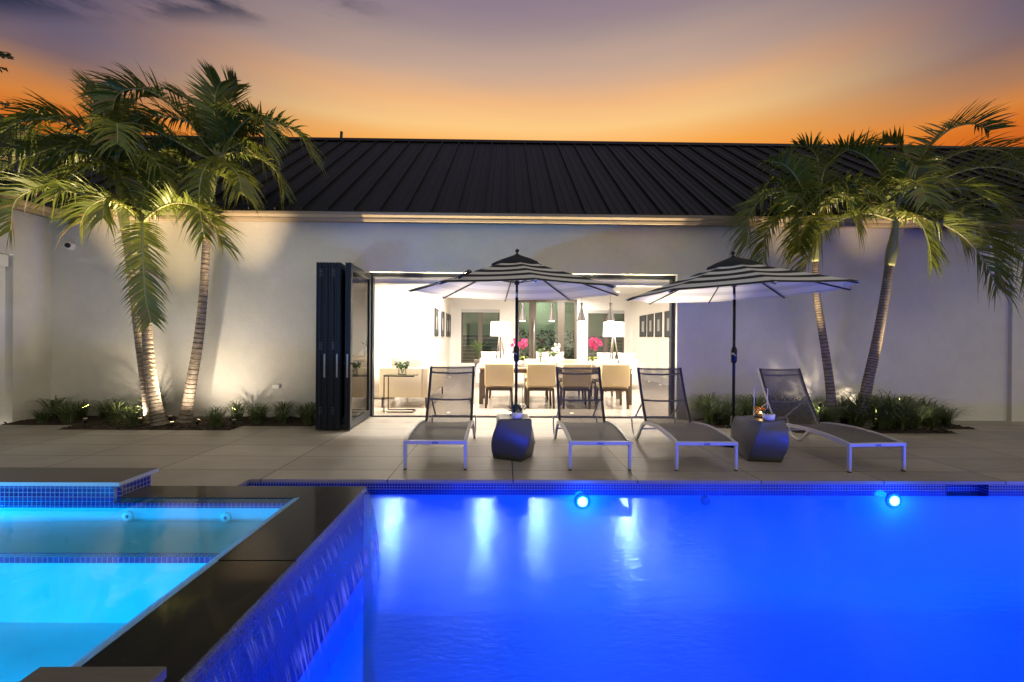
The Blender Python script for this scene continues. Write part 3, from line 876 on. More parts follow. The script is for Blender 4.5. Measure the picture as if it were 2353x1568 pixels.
# folded leaves
LY0, LY1, LZ = 6.65, 7.86, 2.45
xs = [-2.715, -2.625, -2.535, -2.445, -2.295]
for i, x in enumerate(xs):
    last = i == len(xs) - 1
    tl = .026
    # leaves turn slightly about their hinge at the wall
    xb = x - (.05 if last else .02)
    def P(u, z, s_):           # u along the leaf, s_ across it
        X = x + (xb - x) * u + s_
        return (X, LY0 + (LY1 - LY0) * u, z)
    mb = MB()
    def bar(u0, u1, z0, z1, k=tl):
        v = [P(u0, z0, -k), P(u0, z0, k), P(u1, z0, k), P(u1, z0, -k), P(u0, z1, -k), P(u0, z1, k), P(u1, z1, k), P(u1, z1, -k)]
        mb.add(v, [[0, 3, 2, 1], [4, 5, 6, 7], [0, 1, 5, 4], [1, 2, 6, 5], [2, 3, 7, 6], [3, 0, 4, 7]])
    bar(0, .075, .02, LZ, .041); bar(.925, 1, .02, LZ); bar(.075, .925, .02, .13); bar(.075, .925, LZ - .09, LZ)
    # raised gasket lips along the outer edge
    for s_ in (-.022, .022):
        v = [P(-.01, .02, s_ - .006), P(-.01, .02, s_ + .006), P(0, .02, s_ + .006), P(0, .02, s_ - .006)]
        v += [(q[0], q[1], LZ + .004) for q in v]
        mb.add(v, [[0, 3, 2, 1], [4, 5, 6, 7], [0, 1, 5, 4], [1, 2, 6, 5], [2, 3, 7, 6], [3, 0, 4, 7]])
    for zc in (.30, 1.24, 2.30):
        if i in (0, 2):
            q = P(-.012, zc, .035)
            for k in range(4):
                for dx in (-.012, .012):
                    mb.box(q[0] + dx - .004, q[0] + dx + .004, q[1] - .004, q[1] + .003, zc - .05 + k * .03, zc - .042 + k * .03, mi=1)
    leaf = hp(mb, 'folding_door_leaf', ['dark_frame', 'steel'])
    mb = MB()
    bar(.075, .925, .13, LZ - .09, .007)
    mb.build('glass', 'door_glass', leaf)
    if i in (1, 3, 4):
        q = P(-.012, 1.0, 0)
        mb = MB(); mb.box(q[0] - .011, q[0] + .011, q[1] - .004, q[1] + .004, .78, 1.12)
        mb.build('strike_plate', 'steel', leaf)
    if last:
        for s_ in (-.035, .035):
            mb = MB()
            q = P(.035, 1.0, s_)
            sg = 1 if s_ > 0 else -1
            mb.box(q[0] - .005, q[0] + .005, q[1] - .02, q[1] + .02, .86, 1.10, .003)
            mb.tube([(q[0], q[1], .98), (q[0] + sg * .05, q[1], .98), (q[0] + sg * .05, q[1] + .12, .98)], .009, 8)
            mb.build('handle', 'black', leaf)

# interior shell
IZ = 3.15
BACK_Y, IR, IL, MID_Y, MID_X = 17.7, 4.90, -4.6, 12.9, -2.15
m = MB()
m.box(IL - .2, IR + .2, WALL_Y + T, BACK_Y + .2, -.12, 0.0)
hp(m, 'floor', 'floor')
m = MB()
m.box(IL - .2, IR + .2, WALL_Y + T, BACK_Y + .2, IZ, IZ + .1)
hp(m, 'ceiling', 'ceiling')
m = MB()
m.box(IR, IR + .1, WALL_Y + T + .05, BACK_Y, 0, IZ)
hp(m, 'interior_wall', 'warm_wall')
m = MB()
m.box(IL - .1, IL, WALL_Y + T + .05, MID_Y, 0, IZ)
hp(m, 'interior_wall', 'warm_wall')
m = MB()
m.box(IL, MID_X, MID_Y, MID_Y + .1, 0, IZ)
m.box(MID_X - .1, MID_X, MID_Y + .1, BACK_Y, 0, IZ)
hp(m, 'interior_wall', 'warm_wall')
m = MB()
m.box(IL - .2, DOOR_X0, WALL_Y + T, WALL_Y + T + .05, 0, IZ)
m.box(DOOR_X1 + .121, IR + .2, WALL_Y + T, WALL_Y + T + .05, 0, IZ)
m.box(DOOR_X0, DOOR_X1 + .121, WALL_Y + T + .04, WALL_Y + T + .06, DOOR_Z + .1, IZ)
hp(m, 'interior_wall', 'warm_wall')
# back wall with two windows and the entry door
W1 = (-1.73, -.24, .44, 2.53); W2 = (3.2, 4.63, .44, 2.53); ED = (.42, 2.78, 0, 2.95)
m = MB()
cuts = [(MID_X, W1[0], 0, IZ), (W1[0], W1[1], 0, W1[2]), (W1[0], W1[1], W1[3], IZ), (W1[1], ED[0], 0, IZ), (ED[0], ED[1], ED[3], IZ), (ED[1], W2[0], 0, IZ), (W2[0], W2[1], 0, W2[2]), (W2[0], W2[1], W2[3], IZ), (W2[1], IR, 0, IZ)]
for a, b, z0, z1 in cuts:
    m.box(a, b, BACK_Y, BACK_Y + .18, z0, z1)
hp(m, 'back_wall', 'white')
m = MB()
m.box(IR - .011, IR - .001, WALL_Y + .4, BACK_Y - .02, 0, .14)
hp(m, 'skirting', 'white')
m = MB(); m.box(IL, MID_X, MID_Y - .012, MID_Y - .001, 0, .14)
hp(m, 'skirting', 'white')
for wn in (W1, W2):
    a, b, z0, z1 = wn
    f = MB()
    y0, y1 = BACK_Y + .02, BACK_Y + .10
    c = (a + b) / 2
    f.box(a, a + .06, y0, y1, z0, z1); f.box(b - .06, b, y0, y1, z0, z1)
    f.box(a + .06, b - .06, y0, y1, z0, z0 + .06); f.box(a + .06, b - .06, y0, y1, z1 - .06, z1)
    f.box(c - .08, c + .08, y0 + .002, y1, z0 + .06, z1 - .06)
    f.box(a + .06, c - .08, y0 + .03, y1 - .03, z0 + .98, z0 + 1.0); f.box(c + .08, b - .06, y0 + .03, y1 - .03, z0 + .98, z0 + 1.0)
    wo = hp(f, 'window', 'bronze')
    q = MB(); q.box(a + .06, c - .08, y0 + .035, y0 + .045, z0 + .06, z1 - .06); q.box(c + .08, b - .06, y0 + .035, y0 + .045, z0 + .06, z1 - .06)
    q.build('pane', 'dark_glass', wo)
    q = MB(); q.box(a - .1, a, BACK_Y - .02, BACK_Y - .001, z0 - .1, z1 + .1); q.box(b, b + .1, BACK_Y - .02, BACK_Y - .001, z0 - .1, z1 + .1)
    q.box(a, b, BACK_Y - .02, BACK_Y - .001, z1, z1 + .1); q.box(a, b, BACK_Y - .03, BACK_Y - .001, z0 - .1, z0)
    q.build('casing', 'white', wo)
    q = MB(); q.box(a + .01, b - .01, BACK_Y - .04, BACK_Y + .019, z1 - .12, z1 - .002)
    q.build('blind', 'alu', wo)
a, b, z0, z1 = ED
f = MB()
y0, y1 = BACK_Y + .01, BACK_Y + .12
for u0, u1 in ((a, a + .10), (a + .49, a + .60), (b - .60, b - .49), (b - .10, b)):
    f.box(u0, u1, y0, y1, 0, z1)
f.box(a + .10, a + .49, y0, y1, z1 - .12, z1); f.box(a + .6, b - .6, y0, y1, z1 - .12, z1); f.box(b - .49, b - .1, y0, y1, z1 - .12, z1)
for u0, u1 in ((a + .10, a + .49), (a + .6, b - .6), (b - .49, b - .1)):
    f.box(u0, u1, y0, y1, 0, .2)
f.box(a + .6, a + .76, y0 + .003, y1, .2, z1 - .12); f.box(b - .76, b - .6, y0 + .003, y1, .2, z1 - .12)
ed = hp(f, 'entry_door', 'bronze')
q = MB()
for u0, u1 in ((a + .10, a + .49), (a + .76, b - .76), (b - .49, b - .1)):
    q.box(u0, u1, y0 + .05, y0 + .06, .2, z1 - .12)
q.build('pane', 'dark_glass', ed)
q = MB(); q.tube([(a + .68, y0, 2.15), (a + .68, y0 - .07, 2.15), (a + .68, y0 - .07, .45), (a + .68, y0, .45)], .022, 8)
q.build('pull_handle', 'steel', ed)
# white interior door and switch in the facing wall
dx0, dx1 = at(865, 780, MID_Y).x, at(928, 780, MID_Y).x
f = MB()
f.box(dx0 - .09, dx0, MID_Y - .03, MID_Y - .001, 0, 2.62); f.box(dx1, dx1 + .09, MID_Y - .03, MID_Y - .001, 0, 2.62); f.box(dx0, dx1, MID_Y - .03, MID_Y - .001, 2.52, 2.62)
do = hp(f, 'interior_door', 'white')
q = MB()
for k in range(5):
    q.box(dx0 + .005, dx1 - .005, MID_Y - .02, MID_Y - .002, .01 + k * .502, .50 + k * .502, .004)
q.build('panel', 'white', do)
q = MB(); q.tube([(dx0 + .07, MID_Y - .03, 1.0), (dx0 + .07, MID_Y - .07, 1.0), (dx0 + .2, MID_Y - .07, 1.0)], .01, 8)
q.build('handle', 'steel', do)
p = at(963, 793, MID_Y)
m = MB(); m.box(p.x - .12, p.x + .12, MID_Y - .012, MID_Y - .001, p.z - .07, p.z + .07, .003)
for k in range(3):
    m.box(p.x - .09 + k * .07, p.x - .05 + k * .07, MID_Y - .016, MID_Y - .0121, p.z - .04, p.z + .04)
hp(m, 'switch_plate', 'white')

# wing sliding door (only its edge is in view)
f = MB()
xw0, xw1 = WING_X - .2, WING_X - .12
f.box(xw0, xw1, WY - .09, WY, 0.0, 2.62); f.box(xw0, xw1, 2.0, 2.14, 0, 2.62); f.box(xw0, xw1, 2.14, WY - .09, 2.36, 2.44); f.box(xw0, xw1, 2.14, WY - .09, 0, .08)
f.box(xw0, xw1, 4.3, 4.4, .08, 2.36)
wd = hp(f, 'sliding_door', 'white')
q = MB(); q.box(xw0 + .035, xw0 + .045, 2.14, WY - .09, .08, 2.36)
q.build('pane', 'glass', wd)
q = MB(); q.box(xw0 + .02, xw1 + .012, WY - .115, WY - .0905, .08, 2.36)
q.build('gasket', 'rubber', wd)
q = MB(); q.box(WING_X - .115, WING_X - .01, 2.0, WY - .05, 2.42, 2.60, .01)
q.build('shade_box', 'white', wd)
m = MB(); m.box(WING_X - 2.5, WING_X - 2.4, 2, WALL_Y + 1, 0, 3); m.box(WING_X - 2.5, WING_X - T, 2, WALL_Y + 1, -.1, 0.0)
m.box(WING_X - 2.5, WING_X - T, WY + .5, WY + .6, 0, 3)
hp(m, 'wing_room_wall', 'white')
lamp('wing_room_lamp', 'POINT', (WING_X - 1.2, 5.4, 2.5), 110, (0.9, 0.97, 1.0), house, size=.15)
# wrought iron wall ornament inside the wing room
m = MB()
for k in range(3):
    zc = 1.55 + k * .34
    pts = [Vector((WING_X - .62, 6.60 + .16 * math.cos(a) * (1 - a / 14), zc + .16 * math.sin(a) * (1 - a / 14))) for a in [i * .4 for i in range(26)]]
    m.tube(pts, .016, 6)
for zc in (1.33, 1.4):
    m.tube([(WING_X - .62, 6.0, zc), (WING_X - .62, 6.95, zc)], .014, 6)
m.tube([(WING_X - .62, 6.75, 0), (WING_X - .62, 6.75, 2.2)], .014, 6)
m.tube([(WING_X - .62, 5.9, 0), (WING_X - .62, 5.9, 2.2)], .014, 6)
tag(m.build('iron_screen', 'black'), 'black scrolled iron screen behind the glass of the left wing', 'iron screen')

# courtyard behind the back wall, seen through its windows
m = MB(); m.box(-9, 12, 21.5, 21.7, 0, 3.4)
tag(m.build('courtyard_wall', 'court'), 'pale green lit garden wall outside the back windows', 'wall')
m = MB(); m.box(-9, 12, 17.9, 21.5, -.1, -.01)
tag(m.build('courtyard_floor', 'deck'), kind='structure')
for (x0, x1, z1, nm) in ((-2.3, .15, 1.55, 'left'), (3.0, 5.2, 1.55, 'right')):
    m = MB()
    for k in range(10):
        m.box(x0, x1, 19.6, 19.64, .04 + k * .152, .04 + k * .152 + .135)
    s_ = tag(m.build('slat_screen', 'shutter'), 'dark horizontal slat screen seen through the %s back window' % nm, 'screen', 'slat screens in the courtyard')
mb = MB()
for _ in range(900):
    c = Vector((rnd.uniform(.2, 3.1), rnd.uniform(19.2, 19.9), rnd.uniform(.0, 1.75)))
    d = Vector((rnd.uniform(-1, 1), rnd.uniform(-1, .2), rnd.uniform(-.6, 1))).normalized() * .10
    s_ = d.cross(Vector((rnd.uniform(-1, 1), rnd.uniform(-1, 1), rnd.uniform(-1, 1)))).normalized() * .035
    mb.add([c - d, c + s_, c + d, c - s_], [[0, 1, 2, 3]])
tag(mb.build('hedge', 'hedge'), 'dark clipped hedge outside the glazed entry door', 'hedge')
lamp('courtyard_lamp', 'POINT', (1.6, 20.6, 2.9), 55, (0.92, 1.0, 0.84), None, size=.2)

# ------------------------------------------------------------------ interior lights
WARM = (1.0, 0.91, 0.78)
DL = {(0, 0): 170, (0, 1): 210, (0, 3): 250, (1, 0): 75, (1, 1): 60, (1, 2): 60, (1, 3): 85, (2, 0): 120, (3, 2): 150}
k = 0
names_x = ('left', 'centre left', 'centre right', 'right')
for r_, y in enumerate((8.9, 11.8, 14.6, 16.6)):
    for c_, x in enumerate((-1.6, .4, 2.3, 4.1) if r_ != 1 else (-2.9, -.53, .88, 3.2)):  # second row placed so its reflections make the pale patches on the pool
        o = tag(empty('downlight', (x, y, IZ)), 'round recessed downlight in the white ceiling', 'downlight', 'recessed ceiling downlights')
        m = MB(); m.lathe([(.075, -.004), (.075, -.0005), (.06, -.0003)], n=20); m.build('trim_ring', 'white', o)
        m = MB(); m.lathe([(.055, -.0055), (.055, -.0045)], n=20); m.build('lens', 'downlight', o)
        if (r_, c_) in DL:
            lamp('downlight_lamp', 'AREA', (0, 0, -.012), DL[(r_, c_)], WARM, o, aim=(0, 0, -1), size=.13, spot=165)
for (x, y) in ((-3.4, 9.6), (-3.4, 11.6)):
    o = tag(empty('downlight', (x, y, IZ)), 'round recessed downlight in the white ceiling', 'downlight', 'recessed ceiling downlights')
    m = MB(); m.lathe([(.075, -.004), (.075, -.0005), (.06, -.0003)], n=20); m.build('trim_ring', 'white', o)
    m = MB(); m.lathe([(.055, -.0055), (.055, -.0045)], n=20); m.build('lens', 'downlight', o)
    if y < 10:
        lamp('downlight_lamp', 'AREA', (0, 0, -.012), 90, WARM, o, aim=(0, 0, -1), size=.13, spot=165)


def floor_light(x, y, label, power, aim=(0, 0, 1), spot=70):
    o = tag(empty('floor_light', (x, y, 0.0)), label, 'floor light', 'recessed floor uplights')
    m = MB(); m.lathe([(.045, .0), (.045, .004), (.034, .006)], n=18); m.build('trim_ring', 'steel', o)
    m = MB(); m.lathe([(.030, .001), (.030, .0068), (.012, .0085)], n=18); m.build('lens', 'floor_lens', o)
    lamp('floor_lamp_beam', 'SPOT', (0, 0, .03), power, (1.0, .78, .40), o, aim=aim, size=.02, spot=spot, blend=.4)


for px, lb in ((887, 'floor uplight by the glass side table at the door sill'), (1030, 'floor uplight behind the leftmost lounge chair'), (1172, 'floor uplight at the middle of the door sill'), (1314, 'floor uplight behind the second lounge chair'), (1457, 'floor uplight nearest the right door jamb')):
    p = at(px, 952, 8.36)
    floor_light(p.x, 8.36, lb, 3000, (0, -.30, 1), 22)
    if px in (1030, 1457):
        lamp('umbrella_fill_lamp', 'SPOT', (p.x, 8.36, .03), 750, (1.0, .86, .62), None, aim=(0, -.42, 1), size=.03, spot=66, blend=1.0)  # added wide beam, brightens the umbrella undersides
for i, y in enumerate((16.2, 15.0, 13.9)):
    floor_light(IR - .14, y, ('floor uplight deepest in the room by the right wall', 'middle floor uplight of three by the right wall', 'floor uplight nearest the pool by the right wall')[i], 14, (.12, 0, 1))
for i, y in enumerate((16.4, 15.2, 14.1)):
    floor_light(MID_X + .14, y, ('floor uplight deepest in the room under the left pictures', 'middle floor uplight of three under the left pictures', 'floor uplight nearest the pool under the left pictures')[i], 14, (-.12, 0, 1))

# ------------------------------------------------------------------ furniture
def dining_chair(loc, rz, label, fab):
    o = tag(empty('dining_chair', loc, rz), label, 'dining chair', 'upholstered chairs around the dining table')
    return o


def make_chair(fab):
    o = empty('dining_chair')
    m = MB()       # local: front of the chair towards +y, back panel at y = -0.24
    mt = Matrix.Translation((0, -.25, .44)) @ Matrix.Rotation(R(5), 4, 'X')
    m.box(-.285, .285, -.045, .045, 0, .45, .025, mat=mt, seg=3)
    m.build('backrest', fab, o)
    m = MB(); m.box(-.27, .27, -.20, .28, .385, .475, .02, seg=3); m.build('seat', fab, o)
    m = MB(); m.box(-.265, .265, -.26, .26, .345, .3845); m.build('seat_frame', 'wood', o)
    for sx, sy in ((-1, -1), (1, -1), (-1, 1), (1, 1)):
        m = MB()
        x, y = sx * .245, sy * .235
        m.tube([(x, y, .345), (x + sx * .012, y + sy * .02, 0)], .03, flat=(.042, .042))
        m.build('leg', 'wood', o)
    return o


TBL = (-.55, 2.66, 9.5, 10.55)
ch_near, ch_far = make_chair('tan'), make_chair('tan_back')
near_x = [at(px, 880, 9.0).x for px in (1147, 1242, 1325, 1412)]
ln = ('tan dining chair behind the black pole of the left umbrella', 'tan dining chair between the umbrella pole and the second lounge chair', 'tan dining chair hidden behind the second lounge chair', 'tan dining chair at the right end of the poolside row')
lf = ('beige chair across the table, behind the left orchid', 'beige chair across the table, left of the tall pot plant', 'beige chair across the table, right of the tall pot plant', 'beige chair across the table, behind the right orchid')
first = True
for i, x in enumerate(near_x):
    c = ch_near if i == 0 else copy_tree(ch_near)
    c.location = (x, 9.22, 0); c.rotation_euler = (0, 0, R((0, 2, -1, 1)[i]))
    tag(c, ln[i], 'dining chair', 'upholstered chairs around the dining table')
for i, px in enumerate((1152, 1231, 1308, 1384)):
    c = ch_far if i == 0 else copy_tree(ch_far)
    c.location = (at(px, 830, 10.9).x, 10.72, 0); c.rotation_euler = (0, 0, R(180 + (0, -2, 1, 0)[i]))
    tag(c, lf[i], 'dining chair', 'upholstered chairs around the dining table')
o = tag(empty('dining_table', ((TBL[0] + TBL[1]) / 2, 10.02, 0)), 'long dark legged dining table set between the two rows of chairs', 'dining table')
hw = (TBL[1] - TBL[0]) / 2
m = MB(); m.box(-hw, hw, -.53, .53, .725, .76, .004); m.build('tabletop', 'oak', o)
m = MB(); m.box(-hw + .02, hw - .02, -.51, .51, .655, .7249); m.build('apron', 'wood', o)
for sx in (-1, 1):
    for sy in (-1, 1):
        m = MB(); m.box(sx * (hw - .045) - .04, sx * (hw - .045) + .04, sy * .48 - .04, sy * .48 + .04, 0, .6549); m.build('leg', 'wood', o)


def petals(mb, c, r, n, rr, face=None):
    f = face or Vector((rr.uniform(-.6, .6), -1, rr.uniform(-.3, .5))).normalized()
    u = f.cross(Vector((0, 0, 1))).normalized(); v = u.cross(f)
    a0 = rr.uniform(0, 6)
    for k in range(n):
        a = a0 + 2 * math.pi * k / n
        d = (u * math.cos(a) + v * math.sin(a)); s_ = (u * -math.sin(a) + v * math.cos(a))
        mb.add([c, c + d * r * .55 + s_ * r * .38 + f * r * .25, c + d * r * 1.05 + f * r * .1, c + d * r * .55 - s_ * r * .38 + f * r * .25], [[0, 1, 2, 3]])


def orchid(loc, label, leaf_mat, petal_mat, stems, h, pr, ph_, nfl, seed, fr=.045):
    rr = random.Random(seed)
    o = tag(empty('orchid', loc), label, 'potted orchid')
    m = MB(); m.lathe([(pr * .78, 0), (pr, ph_), (pr * .9, ph_), (pr * .88, ph_ * .85)], n=24); m.build('pot', 'pot', o)
    m = MB()
    for k in range(7):
        a = rr.uniform(0, 6.28); L_ = rr.uniform(.14, .24)
        d = Vector((math.cos(a), math.sin(a), 0)); s_ = Vector((-d.y, d.x, 0))
        ps = [Vector((0, 0, ph_)) + d * L_ * t_ + Vector((0, 0, .10 * math.sin(t_ * 2.6))) for t_ in (0, .3, .65, 1)]
        wd_ = (.012, .035, .035, .004)
        vs = []
        for p_, w_ in zip(ps, wd_): vs += [p_ - s_ * w_, p_ + s_ * w_]
        m.add(vs, [[0, 1, 3, 2], [2, 3, 5, 4], [4, 5, 7, 6]])
    m.build('leaves', leaf_mat, o)
    st, fl = MB(), MB()
    for k in range(stems):
        dx, dy = rr.uniform(-.09, .09), rr.uniform(-.06, .06)
        pts = spline([(0, 0, ph_), (dx * .3, dy * .3, ph_ + h * .5), (dx, dy, ph_ + h * .85), (dx + (.14 if dx > 0 else -.14), dy - .05, ph_ + h * .8)], 16)
        st.tube(pts, .004, 5)
        for q in range(nfl):
            p_ = pts[7 + int(q * 9 / nfl)]
            petals(fl, p_ + Vector((rr.uniform(-.06, .06), rr.uniform(-.06, .02), rr.uniform(-.10, .05))), fr * rr.uniform(.85, 1.15), 5, rr)
    st.build('stems', 'leaf', o); fl.build('flowers', petal_mat, o)
    return o


p = at(1362, 800, 10.0)
orchid((p.x, 10.0, .76), 'pink orchid with lime leaves in a white pot at the table\'s right', 'leaf_lime', 'petal_pink', 4, .52, .10, .13, 7, 1, .045)
p = at(1194, 800, 10.05)
orchid((p.x, 10.05, .76), 'pink orchid in a white pot beside the left umbrella pole', 'leaf_lime', 'petal_pink', 3, .50, .10, .13, 7, 2)
p = at(1272, 800, 10.0)
o = orchid((p.x, 10.0, .76), 'white orchid in a large cream pot at the table centre', 'leaf', 'petal_white', 3, .30, .115, .22, 4, 3, .035)
# zz plant fronds beside it


def zz_plant(loc, label, h, n, pot_r, pot_h, stand, seed):
    rr = random.Random(seed)
    o = tag(empty('potted_plant', loc), label, 'potted plant')
    z0 = 0
    if stand:
        m = MB()
        for k in range(3):
            a = 2.1 * k + .4
            m.tube([(math.cos(a) * .16, math.sin(a) * .16, 0), (math.cos(a) * .09, math.sin(a) * .09, stand)], .008, 6)
        m.build('stand', 'black', o); z0 = stand
    m = MB(); m.lathe([(pot_r * .7, z0), (pot_r, z0 + pot_h), (pot_r * .9, z0 + pot_h)], n=20); m.build('pot', 'pot' if not stand else 'bronze', o)
    m = MB(); s2 = MB()
    for k in range(n):
        a = rr.uniform(0, 6.28); out = rr.uniform(.15, .5) * h
        pts = spline([(0, 0, z0 + pot_h), (math.cos(a) * out * .35, math.sin(a) * out * .35, z0 + pot_h + h * .6), (math.cos(a) * out, math.sin(a) * out, z0 + pot_h + h * rr.uniform(.75, 1.0))], 12)
        s2.tube(pts, .006, 5)
        for i in range(3, 13):
            t_ = (pts[min(i + 1, 12)] - pts[i - 1]).normalized()
            s_ = t_.cross(Vector((rr.uniform(-.3, .3), rr.uniform(-.3, .3), 1))).normalized()
            for sg in (-1, 1):
                L_ = .09 * h / .6 * (1 - .3 * abs(i - 8) / 5)
                d = (s_ * sg + t_ * .7).normalized() * L_
                w_ = t_ * L_ * .2
                c = pts[i]
                m.add([c, c + d * .5 - w_, c + d, c + d * .5 + w_], [[0, 1, 2, 3]])
    s2.build('stems', 'leaf', o); m.build('leaves', 'leaf', o)
    return o


p = at(1243, 800, 10.2)
zz_plant((p.x, 10.25, .76), 'feathery green pot plant left of the white orchid', .40, 4, .05, .08, 0, 5)
p = at(1098, 830, 15.0)
zz_plant((p.x, 15.0, 0), 'leafy green plant on a black stand before the left window', .62, 9, .13, .25, .45, 6)
p = at(1408, 830, 14.6)
zz_plant((p.x, 14.6, 0), 'leafy green plant before the right back window', .62, 9, .13, .25, .45, 8)


def tripod_lamp(loc, label):
    o = tag(empty('floor_lamp', loc), label, 'floor lamp', 'tripod floor lamps')
    for k in range(3):
        a = R(90 + 120 * k)
        m = MB(); m.tube([(math.cos(a) * .26, math.sin(a) * .26, 0), (math.cos(a) * .02, math.sin(a) * .02, 1.5)], [.014, .02], 8); m.build('leg', 'wood', o)
    m = MB()
    n = 32
    vs = []
    for r_, z in ((.28, 1.45), (.265, 1.84)):
        vs += [(r_ * math.cos(2 * math.pi * j / n), r_ * math.sin(2 * math.pi * j / n), z) for j in range(n)]
    m.add(vs, [[j, (j + 1) % n, n + (j + 1) % n, n + j] for j in range(n)], 0, True)
    m.build('lamp_shade', 'shade', o)
    m = MB(); m.tube([(0, 0, 1.5), (0, 0, 1.62)], .018, 8); m.build('stem', 'black', o)
    lamp('bulb', 'POINT', (0, 0, 1.74), 110, WARM, o, size=.05)


p = at(1150, 780, 12.4); tripod_lamp((p.x, 12.4, 0), 'tripod floor lamp with lit white shade left of the entry door')
p = at(1410, 780, 12.0); tripod_lamp((p.x, 12.0, 0), 'tripod floor lamp with lit white shade right of the entry door')
lp = ('cone pendant lamp nearest the left umbrella pole', 'second cone pendant from the left umbrella pole', 'third cone pendant from the left umbrella pole', 'cone pendant hanging in front of the right lamp shade')
for px, lb in zip((1200.6, 1268, 1336, 1403), lp):
    p = at(px, 738, 10.0)
    o = tag(empty('pendant_lamp', (p.x, 10.0, p.z)), lb, 'pendant lamp', 'cone pendants over the dining table')
    m = MB(); m.lathe([(.098, 0), (.095, .01), (.028, .275), (.022, .30), (.036, .40), (.03, .402)], n=28); m.build('lamp_shade', 'pendant', o)
    m = MB(); m.tube([(0, 0, .40), (0, 0, IZ - p.z)], .003, 6); m.build('cord', 'black', o)
    m = MB(); m.lathe([(.07, -.002), (.06, .004)], n=20); m.build('bulb', 'downlight', o)

# pictures on the side walls
lr = ('framed print on the right wall, farthest from the pool', 'framed print on the right wall, second from the back', 'framed print on the right wall, third from the back', 'framed print on the right wall, closest to the door jamb')
ll = ('framed print on the left wall, closest to the pool', 'framed print on the left wall, second from the pool', 'framed print on the left wall, third from the pool', 'framed print on the left wall, nearest the back window')


def framed(x, y, z0, z1, wy, sgn, label):
    o = tag(empty('framed_picture', (x, y, z0)), label, 'framed picture', 'framed prints on the side walls')
    h = z1 - z0
    m = MB(); m.box(-.012 if sgn > 0 else 0, 0 if sgn > 0 else .012, -wy / 2, wy / 2, 0, h, .002); m.build('mount', 'art_dark', o)
    m = MB()
    a, b = (-.024, -.0125) if sgn > 0 else (.0125, .024)
    m.box(a, b, -wy / 2, -wy / 2 + .02, 0, h); m.box(a, b, wy / 2 - .02, wy / 2, 0, h); m.box(a, b, -wy / 2 + .02, wy / 2 - .02, 0, .02); m.box(a, b, -wy / 2 + .02, wy / 2 - .02, h - .02, h)
    m.build('frame', 'black', o)
    m = MB()
    a, b = (-.0145, -.0122) if sgn > 0 else (.0122, .0145)
    m.box(a, b, -wy * .17, wy * .17, h * .24, h * .72); m.build('print', 'brick_red', o)


for i, (p0, p1) in enumerate(((1472, 1487), (1490, 1503.5), (1508, 1523), (1530, 1547))):
    d0, d1 = [IR * 1046 / (p - 1162) for p in (p0, p1)]
    yc = (d0 + d1) / 2
    framed(IR - .001, yc, at(1, 775, yc).z * 0 + 1.34 + (784 - 774) * yc / 1046, 1.34 + (784 - 720) * 15 / 1046, abs(d0 - d1), 1, lr[i])
for i, (p0, p1) in enumerate(((996.7, 1008), (1012, 1021), (1024, 1032), (1034, 1041))):
    d0, d1 = [(MID_X) * 1046 / (p - 1162) for p in (p0, p1)]
    yc = (d0 + d1) / 2
    framed(MID_X + .001, min(yc, 17.3), 1.45, 2.30, .72, -1, ll[i])
m = MB(); m.box(-.03, 0, -.19, .19, 0, 1.6, .004)
o = tag(m.build('wall_art', 'art_dark', None, (-4.2, MID_Y - .02, .75)), 'tall dark wall panel seen through the folded glass door', 'wall art')
o.rotation_euler = (0, 0, R(90))


def pillow(mb_mat, name, parent, c, s, rot, seed=0):
    m = MB()
    n = 8
    vs, fs = [], []
    for sd in (1, -1):
        for j in range(n + 1):
            for i in range(n + 1):
                u, v = i / n * 2 - 1, j / n * 2 - 1
                th = (max(0, (1 - u ** 4)) * max(0, 1 - v ** 4)) ** .5
                pin = 1 - .06 * (1 - abs(u * v))
                vs.append(Vector((u * s[0] / 2 * (1 - .05 * (1 - v * v)), sd * s[1] / 2 * th, v * s[2] / 2 * (1 - .07 * (1 - u * u)))))
    k = (n + 1) ** 2
    for sd in (0, 1):
        for j in range(n):
            for i in range(n):
                a = sd * k + j * (n + 1) + i
                q = [a, a + 1, a + n + 2, a + n + 1]
                fs.append(q if sd == 0 else q[::-1])
    mt = Matrix.Translation(c) @ Euler(rot).to_matrix().to_4x4()
    m.add([mt @ v for v in vs], fs, 0, True)
    return m.build(name, mb_mat, parent)


# cream sofa near the door, its arm towards the pool
o = tag(empty('sofa', (-1.99, 8.95, 0)), 'cream sofa with its arm end facing the pool, by the glass side table', 'sofa')
m = MB(); m.box(-.48, .48, 0, 2.4, .20, .44, .02, seg=2); m.build('base', 'cream', o)
m = MB(); m.box(-.48, .36, -.02, .10, .20, .79, .025, seg=3); m.build('arm', 'cream', o)
m = MB(); m.box(.361, .49, -.02, 2.42, .20, .79, .025, seg=3); m.build('backrest', 'cream', o)
m = MB(); m.box(-.48, .36, 2.3, 2.42, .20, .70, .025, seg=3); m.build('arm', 'cream', o)
for k in range(2):
    m = MB(); m.box(-.5, .34, .12 + k * 1.09, 1.19 + k * 1.09, .441, .60, .04, seg=3); m.build('seat_cushion', 'linen', o)
for sx, sy in ((-.43, .04), (.43, .04), (-.43, 2.34), (.43, 2.34)):
    m = MB(); m.tube([(sx, sy, .2), (sx, sy, 0)], [.022, .014], 8); m.build('leg', 'wood', o)
q = pillow('pillow', 'pillow', None, (-2.0, 9.22, .82), (.62, .18, .40), (R(-10), 0, R(2)))
tag(q, 'taupe pillow resting against the near arm of the cream sofa', 'pillow')
q = pillow('linen', 'pillow', None, (-1.78, 9.95, .86), (.6, .2, .5), (R(-8), 0, R(60)))
tag(q, 'large white pillow in the middle of the cream sofa', 'pillow')
